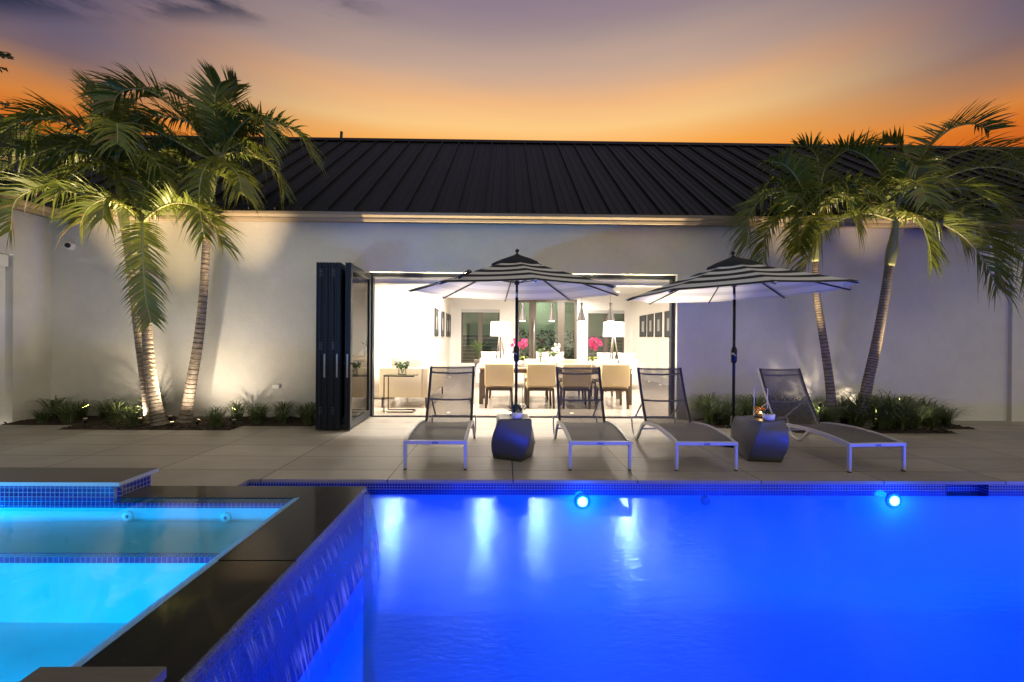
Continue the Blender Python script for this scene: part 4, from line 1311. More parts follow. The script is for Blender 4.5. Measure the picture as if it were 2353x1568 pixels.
q = pillow('linen', 'pillow', None, (-1.75, 10.75, .84), (.55, .2, .45), (R(-8), 0, R(75)))
tag(q, 'small white pillow at the far end of the cream sofa', 'pillow')
# white lounge chair left of it
o = tag(empty('armchair', (-2.95, 10.6, 0)), 'white armchair by the interior door, left of the cream sofa', 'armchair')
m = MB(); m.lathe([(.36, .02), (.40, .1), (.40, .38), (.36, .42)], n=24); m.build('seat', 'linen', o)
m = MB()
n = 16
vs = []
for z in (.2, .78):
    for r_ in (.38, .47):
        vs += [(r_ * math.cos(R(100 + 200 * j / n)), r_ * math.sin(R(100 + 200 * j / n)), z) for j in range(n + 1)]
k = n + 1
fs = []
for j in range(n):
    fs += [[j, k + j, k + j + 1, j + 1], [2 * k + j, 2 * k + j + 1, 3 * k + j + 1, 3 * k + j], [j, j + 1, 2 * k + j + 1, 2 * k + j], [k + j, 3 * k + j, 3 * k + j + 1, k + j + 1]]
fs += [[0, 2 * k, 3 * k, k], [n, k + n, 3 * k + n, 2 * k + n]]
m.add(vs, fs, 0, True); m.build('backrest', 'linen', o)


def white_sofa(loc, w, label):
    o = tag(empty('sofa', loc), label, 'sofa', 'white sofas behind the dining table')
    m = MB(); m.box(-w / 2, w / 2, -.45, .45, .12, .42, .02, seg=2); m.build('base', 'linen', o)
    m = MB(); m.box(-w / 2, w / 2, -.47, -.28, .121, .84, .05, seg=3); m.build('backrest', 'linen', o)
    for s_ in (-1, 1):
        m = MB(); m.box(s_ * w / 2 - .09, s_ * w / 2 + .09, -.45, .45, .12, .66, .04, seg=3); m.build('arm', 'linen', o)
    for s_ in (-1, 1):
        pillow('linen', 'cushion', o, (s_ * w * .25, -.2, .80), (w * .46, .2, .45), (R(12), 0, 0))


white_sofa((at(1150, 800, 13.2).x, 13.2, 0), 1.15, 'white sofa behind the dining table under the left floor lamp')
white_sofa((at(1412, 800, 12.9).x, 12.9, 0), 1.15, 'white sofa behind the dining table under the right floor lamp')
white_sofa((at(1262, 800, 13.4).x, 13.4, 0), .85, 'white sofa straight in front of the entry door')

# glass side table + vase
sx0, sx1 = at(886, 900, 8.5).x, at(958, 900, 8.5).x
o = tag(empty('side_table', ((sx0 + sx1) / 2, 8.5, 0)), 'C shaped black metal side table with glass top by the cream sofa', 'side table')
w_ = (sx1 - sx0) / 2
m = MB(); m.box(-w_, w_, -.17, .17, .675, .687, .002); m.build('tabletop', 'dark_glass', o)
m = MB()
for sy in (-.155, .155):
    m.tube([(w_ - .02, sy, .665), (-w_ + .012, sy, .665), (-w_ + .012, sy, .012), (w_ - .05, sy, .012)], .01, flat=(.02, .02))
m.tube([(w_ - .05, -.155, .012), (w_ - .05, .155, .012)], .01, flat=(.02, .02))
m.build('frame', 'black', o)
o = tag(empty('vase', ((sx0 + sx1) / 2 + .02, 8.5, .687)), 'clear glass cube vase of white lilies on the side table', 'flower vase')
m = MB(); m.box(-.07, .07, -.07, .07, 0, .012)
for a, b, c, d in ((-.07, -.062, -.07, .07), (.062, .07, -.07, .07), (-.062, .062, -.07, -.062), (-.062, .062, .062, .07)):
    m.box(a, b, c, d, .012, .14)
m.build('glass', 'glass', o)
rr = random.Random(11)
m, s2 = MB(), MB()
for k in range(9):
    a = rr.uniform(0, 6.28); e = Vector((math.cos(a) * .11, math.sin(a) * .08, .17 + rr.uniform(0, .08)))
    s2.tube([(0, 0, .02), e * .6 + Vector((0, 0, .03)), e], .004, 5)
    petals(m, e, .06, 6, rr)
    petals(s2, e * .8, .07, 3, rr)
s2.build('stems', 'leaf', o); m.build('flowers', 'petal_white', o)

# ------------------------------------------------------------------ lounge chairs
def make_lounger():
    o = empty('lounge_chair')
    W = .305
    prof = spline([(0, .285), (.25, .318), (.6, .335), (.95, .315), (1.10, .285), (1.22, .215), (1.33, .105), (1.42, .035), (1.50, .018)], 40)
    rear = spline([(1.50, .018), (1.585, .05), (1.65, .14), (1.69, .272)], 14)
    for sx in (-1, 1):
        m = MB()
        m.tube([(sx * W, 0.0 + p.x, p.y) for p in prof], .02, flat=(.045, .028)) if False else None
        vs = []
        pts = [Vector((sx * W, p.x, p.y)) for p in prof]
        m.tube(pts, .02, flat=(.028, .042))
        m.tube([Vector((sx * W, p.x, p.y)) for p in rear], .011, 8)
        m.build('side_rail', 'alu', o)
        m = MB(); m.box(sx * (W + .005) - .015, sx * (W + .005) + .015, -.035, .0, .012, .265, .004); lg = m.build('leg', 'alu', o)
        m = MB(); m.box(sx * (W + .005) - .013, sx * (W + .005) + .013, -.033, -.002, 0, .0119); m.build('foot', 'rubber', lg)
    m = MB(); m.box(-W - .021, W + .021, -.037, .004, .2651, .302, .005); fb = m.build('front_bar', 'alu', o)
    m = MB(); m.box(-.032, .032, -.0385, -.0371, .272, .290); m.build('badge', 'plate', fb)
    m = MB(); m.tube([(-W, 1.69, .272), (W, 1.69, .272)], .012, 8); m.build('rear_bar', 'alu', o)
    m = MB(); m.tube([(-W, 1.25, .19), (W, 1.25, .19)], .011, 8); m.build('cross_bar', 'alu', o)
    # seat sling
    n = 20
    vs = []
    for i in range(n + 1):
        y = .01 + 1.09 * i / n
        z = [q.y for q in prof if True]
        # interpolate rail height
        for a, b in zip(prof, prof[1:]):
            if a.x <= y <= b.x:
                zz = a.y + (b.y - a.y) * (y - a.x) / (b.x - a.x); break
        for j in range(9):
            u = j / 8 * 2 - 1
            vs.append((u * (W - .015), y, zz + .006 - .012 * (1 - u * u)))
    fs = [[i * 9 + j, i * 9 + j + 1, (i + 1) * 9 + j + 1, (i + 1) * 9 + j] for i in range(n) for j in range(8)]
    m = MB(); m.add(vs, fs, 0, True); m.build('seat_sling', 'sling_seat', o)
    # back
    b0, b1 = Vector((0, 1.09, .285)), Vector((0, 1.46, .975))
    bd = (b1 - b0); bn = Vector((0, bd.z, -bd.y)).normalized()     # bn points to the rear
    for sx in (-1, 1):
        pts = [b0 + bd * t_ + bn * (.02 * math.sin(t_ * math.pi)) + Vector((sx * (W - .018), 0, 0)) for t_ in [i / 10 for i in range(11)]]
        m = MB(); m.tube(pts, .016, flat=(.030, .026)); m.build('back_post', 'alu', o)
    for t_, nm, r_, sag in ((.985, 'back_bar', .008, .012), (.90, 'back_bar', .012, .035), (.42, 'back_bar', .012, .035)):
        pts = [b0 + bd * t_ + bn * (.02 * math.sin(t_ * math.pi) + sag * (1 - u * u)) + Vector((u * (W - .02), 0, -.0)) for u in [i / 6 - 1 for i in range(13)]]
        m = MB(); m.tube(pts, r_, 8); m.build(nm, 'alu', o)
    vs = []
    for i in range(15):
        t_ = i / 14
        for j in range(9):
            u = (-1, -.90, -.6, -.3, 0, .3, .6, .90, 1)[j]
            vs.append(b0 + bd * t_ + bn * (.02 * math.sin(t_ * math.pi) - .022 + .018 * (1 - u * u)) + Vector((u * (W - .004), 0, 0)))
    fs = [[i * 9 + j, i * 9 + j + 1, (i + 1) * 9 + j + 1, (i + 1) * 9 + j] for i in range(14) for j in range(8)]
    m = MB(); m.add(vs, fs, 0, True)
    for f_, q_ in enumerate(fs):
        if f_ % 8 in (0, 7): m.mi[f_] = 1
    m.build('back_sling', ['sling', 'sling_hem'], o)
    for sx in (-1, 1):
        a = b0 + bd * .44 + bn * .05 + Vector((sx * (W - .05), 0, 0)); b = Vector((sx * (W - .05), 1.66, .285))
        m = MB(); m.tube([a, b], .012, flat=(.022, .010))
        d = (b - a)
        for k in range(6):
            c = a + d * (.55 + .07 * k)
            m.box(c.x - .006, c.x + .006, c.y + .004, c.y + .02, c.z - .010, c.z + .004)
        m.build('strut', 'alu', o)
    return o


lg0 = make_lounger()
spots = [(-.717, 4.72, 0, 'leftmost lounge chair, silver frame and dark mesh, before the door\'s left half'),
         (.985, 4.715, 0, 'lounge chair just right of the small twisted stool'),
         (2.09, 4.71, 0, 'lounge chair before the right door jamb, left of the right umbrella'),
         (3.86, 4.69, 5.5, 'lounge chair turned slightly, far right beside the palms')]
for i, (x, y, a, lb) in enumerate(spots):
    c = lg0 if i == 0 else copy_tree(lg0)
    c.location = (x, y, 0); c.rotation_euler = (0, 0, R(a))
    tag(c, lb, 'lounge chair', 'sling lounge chairs by the pool')

# ------------------------------------------------------------------ umbrellas
def make_umbrella(x, y, rot, tilt, label, strap):
    o = tag(empty('patio_umbrella', (x, y, 0)), label, 'patio umbrella', 'striped umbrellas by the pool')
    m = MB()
    m.lathe([(.25, 0), (.255, .015), (.24, .035), (.15, .055), (.06, .075), (.035, .09), (.032, .36), (.03, .365)], n=36); b = m.build('base', 'black', o)
    m = MB(); m.tube([(-.03, 0, .22), (-.07, 0, .22)], .012, 8); m.ball((-.078, 0, .22), .022, 10); m.build('knob', 'black', b)
    m = MB()
    for k in range(20):
        a = 2 * math.pi * k / 20
        m.box(-.008, .008, -.06, .06, -.004, .004, mat=Matrix.Rotation(a, 4, 'Z') @ Matrix.Translation((0, .18, .052)) @ Matrix.Rotation(R(-13), 4, 'X'))
    m.build('base_ribs', 'black', b)
    m = MB(); m.tube([(0, 0, .3), (0, 0, 1.895)], .0195, 14); m.build('pole', 'black', o)
    m = MB(); m.tube([(0, 0, 1.895), (0, 0, 1.97)], .0185, 14); m.build('tilt_joint', 'steel', o)
    m = MB(); m.lathe([(.022, 1.055), (.038, 1.085), (.04, 1.22), (.036, 1.25), (.022, 1.275)], n=18); cb_ = m.build('crank_box', 'black', o)
    m = MB(); m.tube([(0, -.035, 1.16), (0, -.055, 1.16), (-.05, -.06, 1.185)], .008, 8); m.tube([(-.05, -.06, 1.185), (-.05, -.09, 1.19)], .012, 8); m.build('crank_handle', 'steel', cb_)
    top = empty('canopy_frame', (0, 0, 1.97)); top.parent = o
    ax = Vector((math.cos(R(tilt[1])), math.sin(R(tilt[1])), 0))
    top.rotation_mode = 'QUATERNION'
    top.rotation_quaternion = Matrix.Rotation(R(tilt[0]), 3, ax).to_quaternion()
    Rr, Za = 1.375, .455
    ang = [R(rot) + math.pi / 4 * k for k in range(8)]
    def cz(t_, lift=0): return Za * (1 - t_ ** .93) + lift
    m = MB(); m.tube([(0, 0, 0), (0, 0, Za + .03)], .017, 12); m.build('upper_pole', 'black', top)
    m = MB(); m.lathe([(.017, Za + .02), (.03, Za + .03), (.012, Za + .05), (.012, Za + .06), (.024, Za + .068), (.027, Za + .082), (.020, Za + .1), (.006, Za + .107)], n=16); m.build('finial', 'black', top)
    # cloth: rings of stripes, each panel a slightly sagging facet
    def ring(t_, dz, scal):
        out = []
        for k in range(8):
            for q in range(6):
                f = q / 6
                a0, a1 = ang[k], ang[k] + math.pi / 4
                p0 = Vector((math.cos(a0), math.sin(a0), 0)); p1 = Vector((math.cos(a1), math.sin(a1), 0))
                p = p0.lerp(p1, f) * Rr * t_
                s_ = 4 * f * (1 - f)
                p *= 1 - scal * s_ * t_ ** 3
                out.append((p.x, p.y, cz(t_) - .012 * s_ * math.sin(math.pi * t_) + dz))
        return out
    edges = [.18, .31, .41, .51, .61, .71, .81, .94, 1.0]
    cols = [1, 0, 1, 0, 1, 0, 1, 0]      # 1 = pale
    m = MB()
    vs, fs, mi = [], [], []
    sub = []
    for e0, e1, c_ in zip(edges, edges[1:], cols):
        sub += [(e0, c_), ((e0 + e1) / 2, c_)]
    ts = [s_[0] for s_ in sub] + [1.0]
    for t_ in ts: vs += ring(t_, 0, .035)
    for i in range(len(ts) - 1):
        for j in range(48):
            fs.append(([i * 48 + j, i * 48 + (j + 1) % 48, (i + 1) * 48 + (j + 1) % 48, (i + 1) * 48 + j], 1 if sub[i][1] else 0))
    for f, c_ in fs: m.f.append(f); m.mi.append(c_); m.sm.append(True)
    m.v = [tuple(v) for v in vs]
    can = m.build('canopy', ['canopy_black', 'canopy_white'], top)
    m = MB()
    m.v = []
    for t_ in ts: m.v += ring(t_, -.006, .035)
    for f, c_ in fs: m.f.append(f[::-1]); m.mi.append(c_); m.sm.append(True)
    m.build('lining', ['under_dim', 'under_pale'], can)
    m = MB()
    m.v = []
    for t_ in (0.012, .08, .16, .235, .245): m.v += ring(t_, .03 + (.012 if t_ < .22 else 0) - (.02 if t_ == .245 else 0), .0)
    for i in range(4):
        for j in range(48):
            m.f.append([i * 48 + j, i * 48 + (j + 1) % 48, (i + 1) * 48 + (j + 1) % 48, (i + 1) * 48 + j]); m.mi.append(0); m.sm.append(True)
    m.build('vent', 'canopy_black', can)
    for a in ang:
        d = Vector((math.cos(a), math.sin(a), 0))
        m = MB(); m.tube([d * .02 + Vector((0, 0, cz(.01) - .03))] + [d * Rr * t_ * .995 + Vector((0, 0, cz(t_) - .022)) for t_ in (.3, .6, .85, 1.0)], .0105, 6); rb = m.build('rib', 'black', top)
        m = MB(); m.tube([d * .03 + Vector((0, 0, .12)), d * Rr * .42 + Vector((0, 0, cz(.42) - .03))], .006, 6); m.build('strut', 'black', rb)
        m = MB(); m.ball(d * Rr * 1.0 + Vector((0, 0, -.010)), .018, 8, sc=(1, 1, .7)); m.build('rib_tip', 'alu', rb)
    m = MB(); m.lathe([(.02, .09), (.034, .10), (.034, .135), (.02, .145)], n=16); m.build('hub', 'black', top)
    if strap:
        k = 7
        aa = R(-90 - 30)
        d = Vector((math.cos(aa), math.sin(aa), 0)); s_ = Vector((-d.y, d.x, 0))
        m = MB()
        c = d * Rr * .80 + Vector((0, 0, cz(.80) + .012))
        e = d * Rr * .96 + Vector((0, 0, cz(.96) + .012))
        m.tube([c + Vector((0, 0, .0)) - s_ * .03, c + Vector((0, 0, .05)), c + s_ * .035 + Vector((0, 0, .03)), e + s_ * .02], .008, flat=(.022, .004))
        m.tube([c + Vector((0, 0, .05)), e - s_ * .02], .008, flat=(.022, .004))
        m.build('tie_strap', 'canopy_black', can)
    return o


make_umbrella(.142, 5.94, -90 + 6.6, (0.6, 0), 'striped umbrella on the left, standing before the open doors', True)
make_umbrella(3.0, 5.94, -90 - 11, (2.4, -90), 'striped umbrella on the right, standing in front of the grey wall', False)

# ------------------------------------------------------------------ stools, pots, lanterns
def stool(loc, rz, label):
    m = MB()
    n = 10
    H_ = .455
    rows = 16
    vs, fs = [], []
    def sq(half, a, z, r_=.018):
        out = []
        for cx, cy, a0 in ((1, 1, 0), (-1, 1, 90), (-1, -1, 180), (1, -1, 270)):
            for q in range(4):
                b = R(a0 + q * 30)
                p = Vector((cx * (half - r_) + r_ * math.cos(b), cy * (half - r_) + r_ * math.sin(b), 0))
                out.append(Matrix.Rotation(a, 3, 'Z') @ p + Vector((0, 0, z)))
        return out
    for i in range(rows + 1):
        t_ = i / rows
        half = .185 + .035 * math.sin(math.pi * t_) - .010 * (1 - t_)
        vs += sq(half, R(-25 + 30 * t_), H_ * t_)
    vs += sq(.172, R(5), H_ + .008)
    k = 16
    for i in range(rows + 1):
        for j in range(k):
            fs.append([i * k + j, i * k + (j + 1) % k, (i + 1) * k + (j + 1) % k, (i + 1) * k + j])
    fs.append(list(range(k))[::-1]); fs.append([(rows + 1) * k + j for j in range(k)])
    m.add(vs, fs, 0, True)
    for f_ in range(len(m.sm) - 18, len(m.sm)): m.sm[f_] = False
    o = m.build('stool', 'stool', None, loc); o.rotation_euler = (0, 0, rz)
    # smooth down the faces, crisp at the corners
    tag(o, label, 'stool', 'twisted cast side stools')
    return o


stool((at(1180, 1000, 5.2).x, 5.24, 0), R(0), 'twisted grey cast stool between the left umbrella and the lounge chairs')
stool((2.94, 5.22, 0), R(16), 'twisted grey cast stool beside the right umbrella pole')


def pot_plant(loc, label, seed, spiky):
    rr = random.Random(seed)
    o = tag(empty('succulent_pot', loc), label, 'potted succulent', 'succulents on the stools')
    m = MB(); m.lathe([(.046, 0), (.060, .012), (.066, .068), (.061, .069), (.058, .058)], n=64, rib=.022, ribs=16); m.build('pot', 'pot', o)
    m = MB()
    def blade(c, d, L_, w_, n_up):
        s_ = d.cross(Vector((0, 0, 1))).normalized() * w_
        th = s_.cross(d).normalized() * w_ * .5
        a, b, e = c, c + d * L_ * .45 + Vector((0, 0, n_up)), c + d * L_
        m.add([a - s_ * .7, a + s_ * .7, b - s_, b + s_, e, b - th, a - th], [[0, 1, 3, 2], [2, 3, 4], [0, 2, 5, 6], [1, 6, 5, 3], [2, 4, 5], [3, 5, 4]])
    if spiky:
        for k in range(30):
            a = rr.uniform(0, 6.28); el = rr.uniform(.25, 1.35)
            blade(Vector((-.03, 0, .06 + .02 * el)), Vector((math.cos(a) * math.cos(el), math.sin(a) * math.cos(el), math.sin(el))), rr.uniform(.10, .17), .009, .005)
    for k in range(8):
        c = Vector((rr.uniform(.0, .05) if spiky else rr.uniform(-.05, .05), rr.uniform(-.03, .03), .06))
        e = c + Vector((rr.uniform(-.03, .09) if spiky else rr.uniform(-.08, .08), rr.uniform(-.05, .05), rr.uniform(.05, .11) if spiky else rr.uniform(.02, .07)))
        m.tube([c, e], .003, 5)
        for q in range(12):
            a = rr.uniform(0, 6.28); el = rr.uniform(-.1, 1.2)
            blade(c.lerp(e, rr.uniform(.3, 1)), Vector((math.cos(a) * math.cos(el), math.sin(a) * math.cos(el), math.sin(el))), rr.uniform(.022, .04), .007, .002)
    m.build('leaves', 'succulent', o)
    return o


def lantern(loc, label, rz, lit):
    o = tag(empty('candle_lantern', loc, rz), label, 'candle lantern', 'candle lanterns on the stools')
    m = MB(); m.tube([(-.075, 0, .012), (-.075, 0, .33), (.075, 0, .33), (.075, 0, .012)], .004, flat=(.010, .006)); m.build('handle', 'steel' if lit else 'black', o)
    m = MB(); m.lathe([(.078, 0), (.08, .008), (.075, .014)], n=24); m.build('base', 'black', o)
    m = MB()
    n = 24
    vs = []
    for r_, z in ((.050, .015), (.056, .11)):
        vs += [(r_ * math.cos(2 * math.pi * j / n), r_ * math.sin(2 * math.pi * j / n), z) for j in range(n)]
    m.add(vs, [[j, (j + 1) % n, n + (j + 1) % n, n + j] for j in range(n)], 0, True); m.build('glass_cup', 'amber_glass' if lit else 'glass', o)
    m = MB(); m.lathe([(.03, .0145), (.03, .045), (.01, .047)], n=18); cd = m.build('candle', 'wax', o)
    if lit:
        m = MB(); m.ball((0, 0, .062), .008, 8, sc=(1, 1, 1.8)); m.build('flame', 'candle', cd)
        lamp('flame_light', 'POINT', (0, 0, .085), .4, (1.0, .5, .16), o, size=.01)
    return o


ST = .463
pot_plant((at(1188, 962, 5.10).x, 5.12, ST), 'spiky succulent in a ribbed white pot on the left stool', 21, True)
pot_plant((at(1766, 962, 5.08).x, 5.08, ST), 'low leafy succulent in a ribbed white pot on the right stool', 22, False)
lantern((at(1186, 950, 5.34).x, 5.34, ST), 'unlit wire handled lantern behind the spiky succulent', R(4), False)
lantern((at(1748, 955, 5.28).x, 5.28, ST), 'lit amber candle lantern on the right stool', R(-6), True)

# ------------------------------------------------------------------ wall fittings
p = at(166, 566, WALL_Y)
o = tag(empty('security_camera', (p.x, WALL_Y, p.z)), 'white dome security camera high on the left wall', 'security camera')
m = MB(); m.lathe([(.07, 0), (.07, .03), (.06, .05)], n=24); b = m.build('mount', 'white', o); b.rotation_euler = (R(90), 0, 0)
m = MB(); m.ball((0, -.06, 0), .064, 18); m.build('housing', 'white', o)
m = MB(); m.ball((.012, -.088, -.004), .046, 16); m.build('lens', 'black', o)
p = at(635, 888, WALL_Y)
o = tag(empty('outlet_box', (p.x, WALL_Y, p.z)), 'small white weatherproof outlet box low on the wall near the folded doors', 'outlet box')
m = MB(); m.box(-.06, .06, -.03, 0, -.035, .035, .006); m.build('cover', 'white', o)
m = MB(); m.box(.061, .075, -.02, 0, -.03, .03, .003); m.build('conduit', 'alu', o)

# ------------------------------------------------------------------ palms
def frond(name, parent, pts, Lf, n, lift, droop, rr, wid=.0155, origin=Vector((0, 0, 0)), fwd=.75, start=.10):
    P = spline(pts, 44); n = int(n * 1.75); Lf = Lf * 1.18; droop = droop * 1.4
    mb = MB()
    vs_mi0 = []
    k = len(P) - 1
    rad = [.016 * (1 - .82 * i / k) + .0025 for i in range(k + 1)]
    mb.tube([p - origin for p in P], rad, 6, mi=1)
    up = Vector((0, 0, 1))
    prevS = None
    for i in range(n):
        t_ = start + (1 - start) * (i + rr.uniform(-.3, .3) * .8) / (n - 1)
        t_ = min(max(t_, 0), 1)
        q = t_ * k; j = min(int(q), k - 1)
        p = P[j].lerp(P[j + 1], q - j)
        T = (P[min(j + 1, k)] - P[max(j - 1, 0)]).normalized()
        S = T.cross(up)
        if S.length < .25:
            S = prevS if prevS is not None else Vector((1, 0, 0))
        S = (S - T * S.dot(T)).normalized()
        if prevS is not None and S.dot(prevS) < 0: S = -S
        prevS = S
        N = S.cross(T).normalized()
        if N.z < -.2 and abs(T.z) < .9: N = -N
        prof = max(.22, math.sin(math.pi * (.10 + .80 * t_)) ** .55)
        for sg in (-1, 1):
            if rr.random() < .06: continue
            dry = 2 if rr.random() < (.02 if t_ < .8 else .08) else 0
            L_ = Lf * prof * rr.uniform(.86, 1.1)
            fw = fwd * (.45 + .85 * t_) * rr.uniform(.8, 1.2)
            lf = lift * rr.uniform(.55, 1.35)
            d = (S * sg + T * fw + N * lf).normalized()
            w0 = (T - d * T.dot(d)).normalized()
            w0 = (w0 + N * rr.uniform(-.5, .5)).normalized()
            seg = 4
            vs = []
            gr = droop * (rr.uniform(.5, 1.7) if rr.random() > .08 else rr.uniform(1.8, 3.0))
            for s_i in range(seg + 1):
                s_ = s_i / seg
                c = p + d * L_ * s_ - up * gr * L_ * s_ ** 2.2
                ww = wid * (.55, 1.0, .80, .42, .03)[s_i]
                vs += [c - w0 * ww - origin, c + w0 * ww - origin]
            mb.add(vs, [[2 * a, 2 * a + 1, 2 * a + 3, 2 * a + 2] for a in range(seg)], dry, True)
    return mb.build(name, ['frond', 'rachis', 'dry_frond'], parent)


def palm(label, base, trunk_pts, shaft_pts, r0, r1, fronds, seed, depth, ring_gap=.075, fill=5, flen=1.45):
    rr = random.Random(seed)
    o = tag(empty('palm_tree', base), label, 'palm tree', 'palms in the planting beds')
    B = Vector(base)
    P = spline(trunk_pts, 60)
    k = len(P) - 1
    # swollen foot, ring scars as fine steps in the radius
    L_ = sum((P[i + 1] - P[i]).length for i in range(k))
    fine = spline(trunk_pts, 260)
    rad = []
    for i in range(261):
        s_ = i / 260
        r_ = r0 + (r1 - r0) * min(1, s_ * 1.15) + .045 * math.exp(-s_ * L_ / .16)
        ph_ = (s_ * L_ / ring_gap * (1 + .25 * s_)) % 1
        r_ *= 1 + .05 * (1 - ph_) - .025
        rad.append(r_)
    m = MB(); m.tube([p - B for p in fine], rad, 18, smooth=True)
    s_ = ring_gap
    while s_ < L_ - .02:
        t_ = s_ / L_
        q = t_ * 260; j = int(q)
        p = fine[j].lerp(fine[min(j + 1, 260)], q - j) - B
        T = (fine[min(j + 2, 260)] - fine[max(j - 2, 0)]).normalized()
        m.tube([p - T * .0045, p + T * .0045], (r0 + (r1 - r0) * min(1, t_ * 1.15) + .045 * math.exp(-s_ / .16)) * 1.024, 18, mi=1)
        s_ += ring_gap / (1 + .25 * t_) * rr.uniform(.85, 1.15)
    m.build('trunk', ['trunk', 'trunk_ring'], o)
    S = spline(shaft_pts, 16)
    m = MB(); m.tube([p - B for p in S], [r1 * 1.06 + (r1 * .22) * math.sin(math.pi * min(1, i / 9)) * (1 if i < 9 else .6) - r1 * .45 * max(0, (i - 8) / 8) for i in range(17)], 14)
    m.build('crownshaft', 'shaft', o)
    cen = S[-1]
    extra = []
    for q in range(fill):
        a = 2 * math.pi * (q + rr.uniform(-.3, .3)) / fill + .4
        e = R(rr.uniform(48, 78)); L2 = flen * rr.uniform(.85, 1.15)
        p = cen.copy(); pts = []
        for st in range(5):
            p = p + Vector((math.cos(a) * math.cos(e), math.sin(a) * math.cos(e) * .8, math.sin(e))) * L2 / 5
            e -= R(rr.uniform(18, 32)); pts.append(p.copy())
        extra.append((pts, .42, 36, rr.uniform(.35, .65), .32))
    for f in list(fronds) + extra:
        pts, Lf, n, lift, droop = f
        frond('frond', o, [cen + (S[-3] - S[-1]) * .2] + pts, Lf, n, lift, droop, rr, origin=B)
    return o


def pl(seq, Y):
    """frond spine from survey points (px, py, dY)"""
    return [at(a, b, Y + c) for a, b, c in seq]


YA, YB, YC = 7.02, 7.22, 7.30
bA = at(368, 966, YA); bA.z = 0.0
bB = at(350, 962, YB); bB.z = 0.0
bC = at(425, 955, YC); bC.z = 0.0
fA = [
    (pl([(262, 462, -.1), (187, 446, -.2), (112, 431, -.3), (62, 442, -.35), (32, 468, -.4), (24, 530, -.4)], YA), .52, 46, .75, .30),
    (pl([(305, 455, .0), (283, 410, .05), (250, 370, .1), (205, 345, .15), (165, 350, .2)], YA), .46, 40, .45, .35),
    (pl([(350, 490, -.1), (380, 472, -.2), (415, 466, -.25), (455, 478, -.3), (490, 515, -.3), (508, 560, -.3)], YA), .46, 42, .75, .28),
    (pl([(355, 485, .1), (400, 470, .15), (440, 485, .2), (470, 510, .2)], YA), .34, 30, .25, .5),
    (pl([(326, 512, -.30), (327, 545, -.48), (329, 610, -.58), (334, 680, -.6), (346, 738, -.58)], YA), .30, 44, .10, .18),
    (pl([(295, 480, -.15), (258, 462, -.3), (240, 470, -.4), (236, 500, -.45)], YA), .30, 26, .2, .5),
    (pl([(335, 460, .15), (352, 425, .2), (382, 402, .2), (424, 382, .2), (479, 393, .2), (530, 415, .2), (562, 450, .2)], YA), .42, 44, .55, .3),
    (pl([(330, 460, .1), (345, 400, .15), (360, 350, .2), (395, 330, .25)], YA), .42, 36, .5, .35),
    (pl([(318, 455, .25), (310, 390, .4), (285, 330, .5), (245, 300, .55)], YA), .42, 36, .5, .35),
]
palm('short front palm of the left clump, one frond hanging before its trunk', bA,
     [bA, at(352, 900, YA), at(340, 800, YA), at(334, 690, YA), at(330, 600, YA)], [at(330, 602, YA), at(328, 560, YA), at(326, 512, YA)], .085, .056, fA, 31, YA, fill=2, flen=1.15)
fB = [
    (pl([(235, 330, .0), (175, 280, .0), (125, 268, .0), (85, 278, .0), (50, 320, .0)], YB), .50, 44, .7, .25),
    (pl([(225, 350, -.1), (150, 335, -.2), (80, 355, -.3), (20, 380, -.35), (-40, 440, -.4)], YB), .48, 46, .7, .3),
    (pl([(230, 365, -.15), (190, 345, -.3), (150, 352, -.35), (120, 385, -.4)], YB), .40, 34, .4, .4),
    (pl([(250, 320, .0), (238, 260, .05), (230, 222, .1), (220, 195, .15)], YB), .44, 40, .35, .1),
    (pl([(258, 320, .1), (262, 260, .2), (256, 232, .3), (244, 212, .35)], YB), .42, 36, .35, .1),
    (pl([(285, 330, .2), (330, 300, .3), (380, 320, .35), (420, 370, .4)], YB), .44, 36, .6, .3),
    (pl([(275, 330, .3), (290, 260, .4), (320, 225, .5), (370, 220, .6)], YB), .42, 34, .5, .3),
    (pl([(235, 350, .3), (180, 310, .4), (110, 310, .5), (60, 345, .5)], YB), .46, 38, .5, .35),
    (pl([(240, 380, -.2), (205, 385, -.35), (160, 410, -.45), (120, 460, -.5)], YB), .42, 34, .5, .4),
    (pl([(280, 345, -.1), (320, 345, -.2), (360, 375, -.3), (385, 420, -.3)], YB), .40, 34, .5, .4),
]
palm('tall left palm of the left clump with dark fronds over the wing roof', bB,
     [bB, at(334, 880, YB), at(318, 760, YB), at(303, 640, YB), at(288, 530, YB)], [at(288, 532, YB), at(279, 460, YB), at(266, 385, YB)], .075, .054, fB, 32, YB, fill=4, flen=1.5)
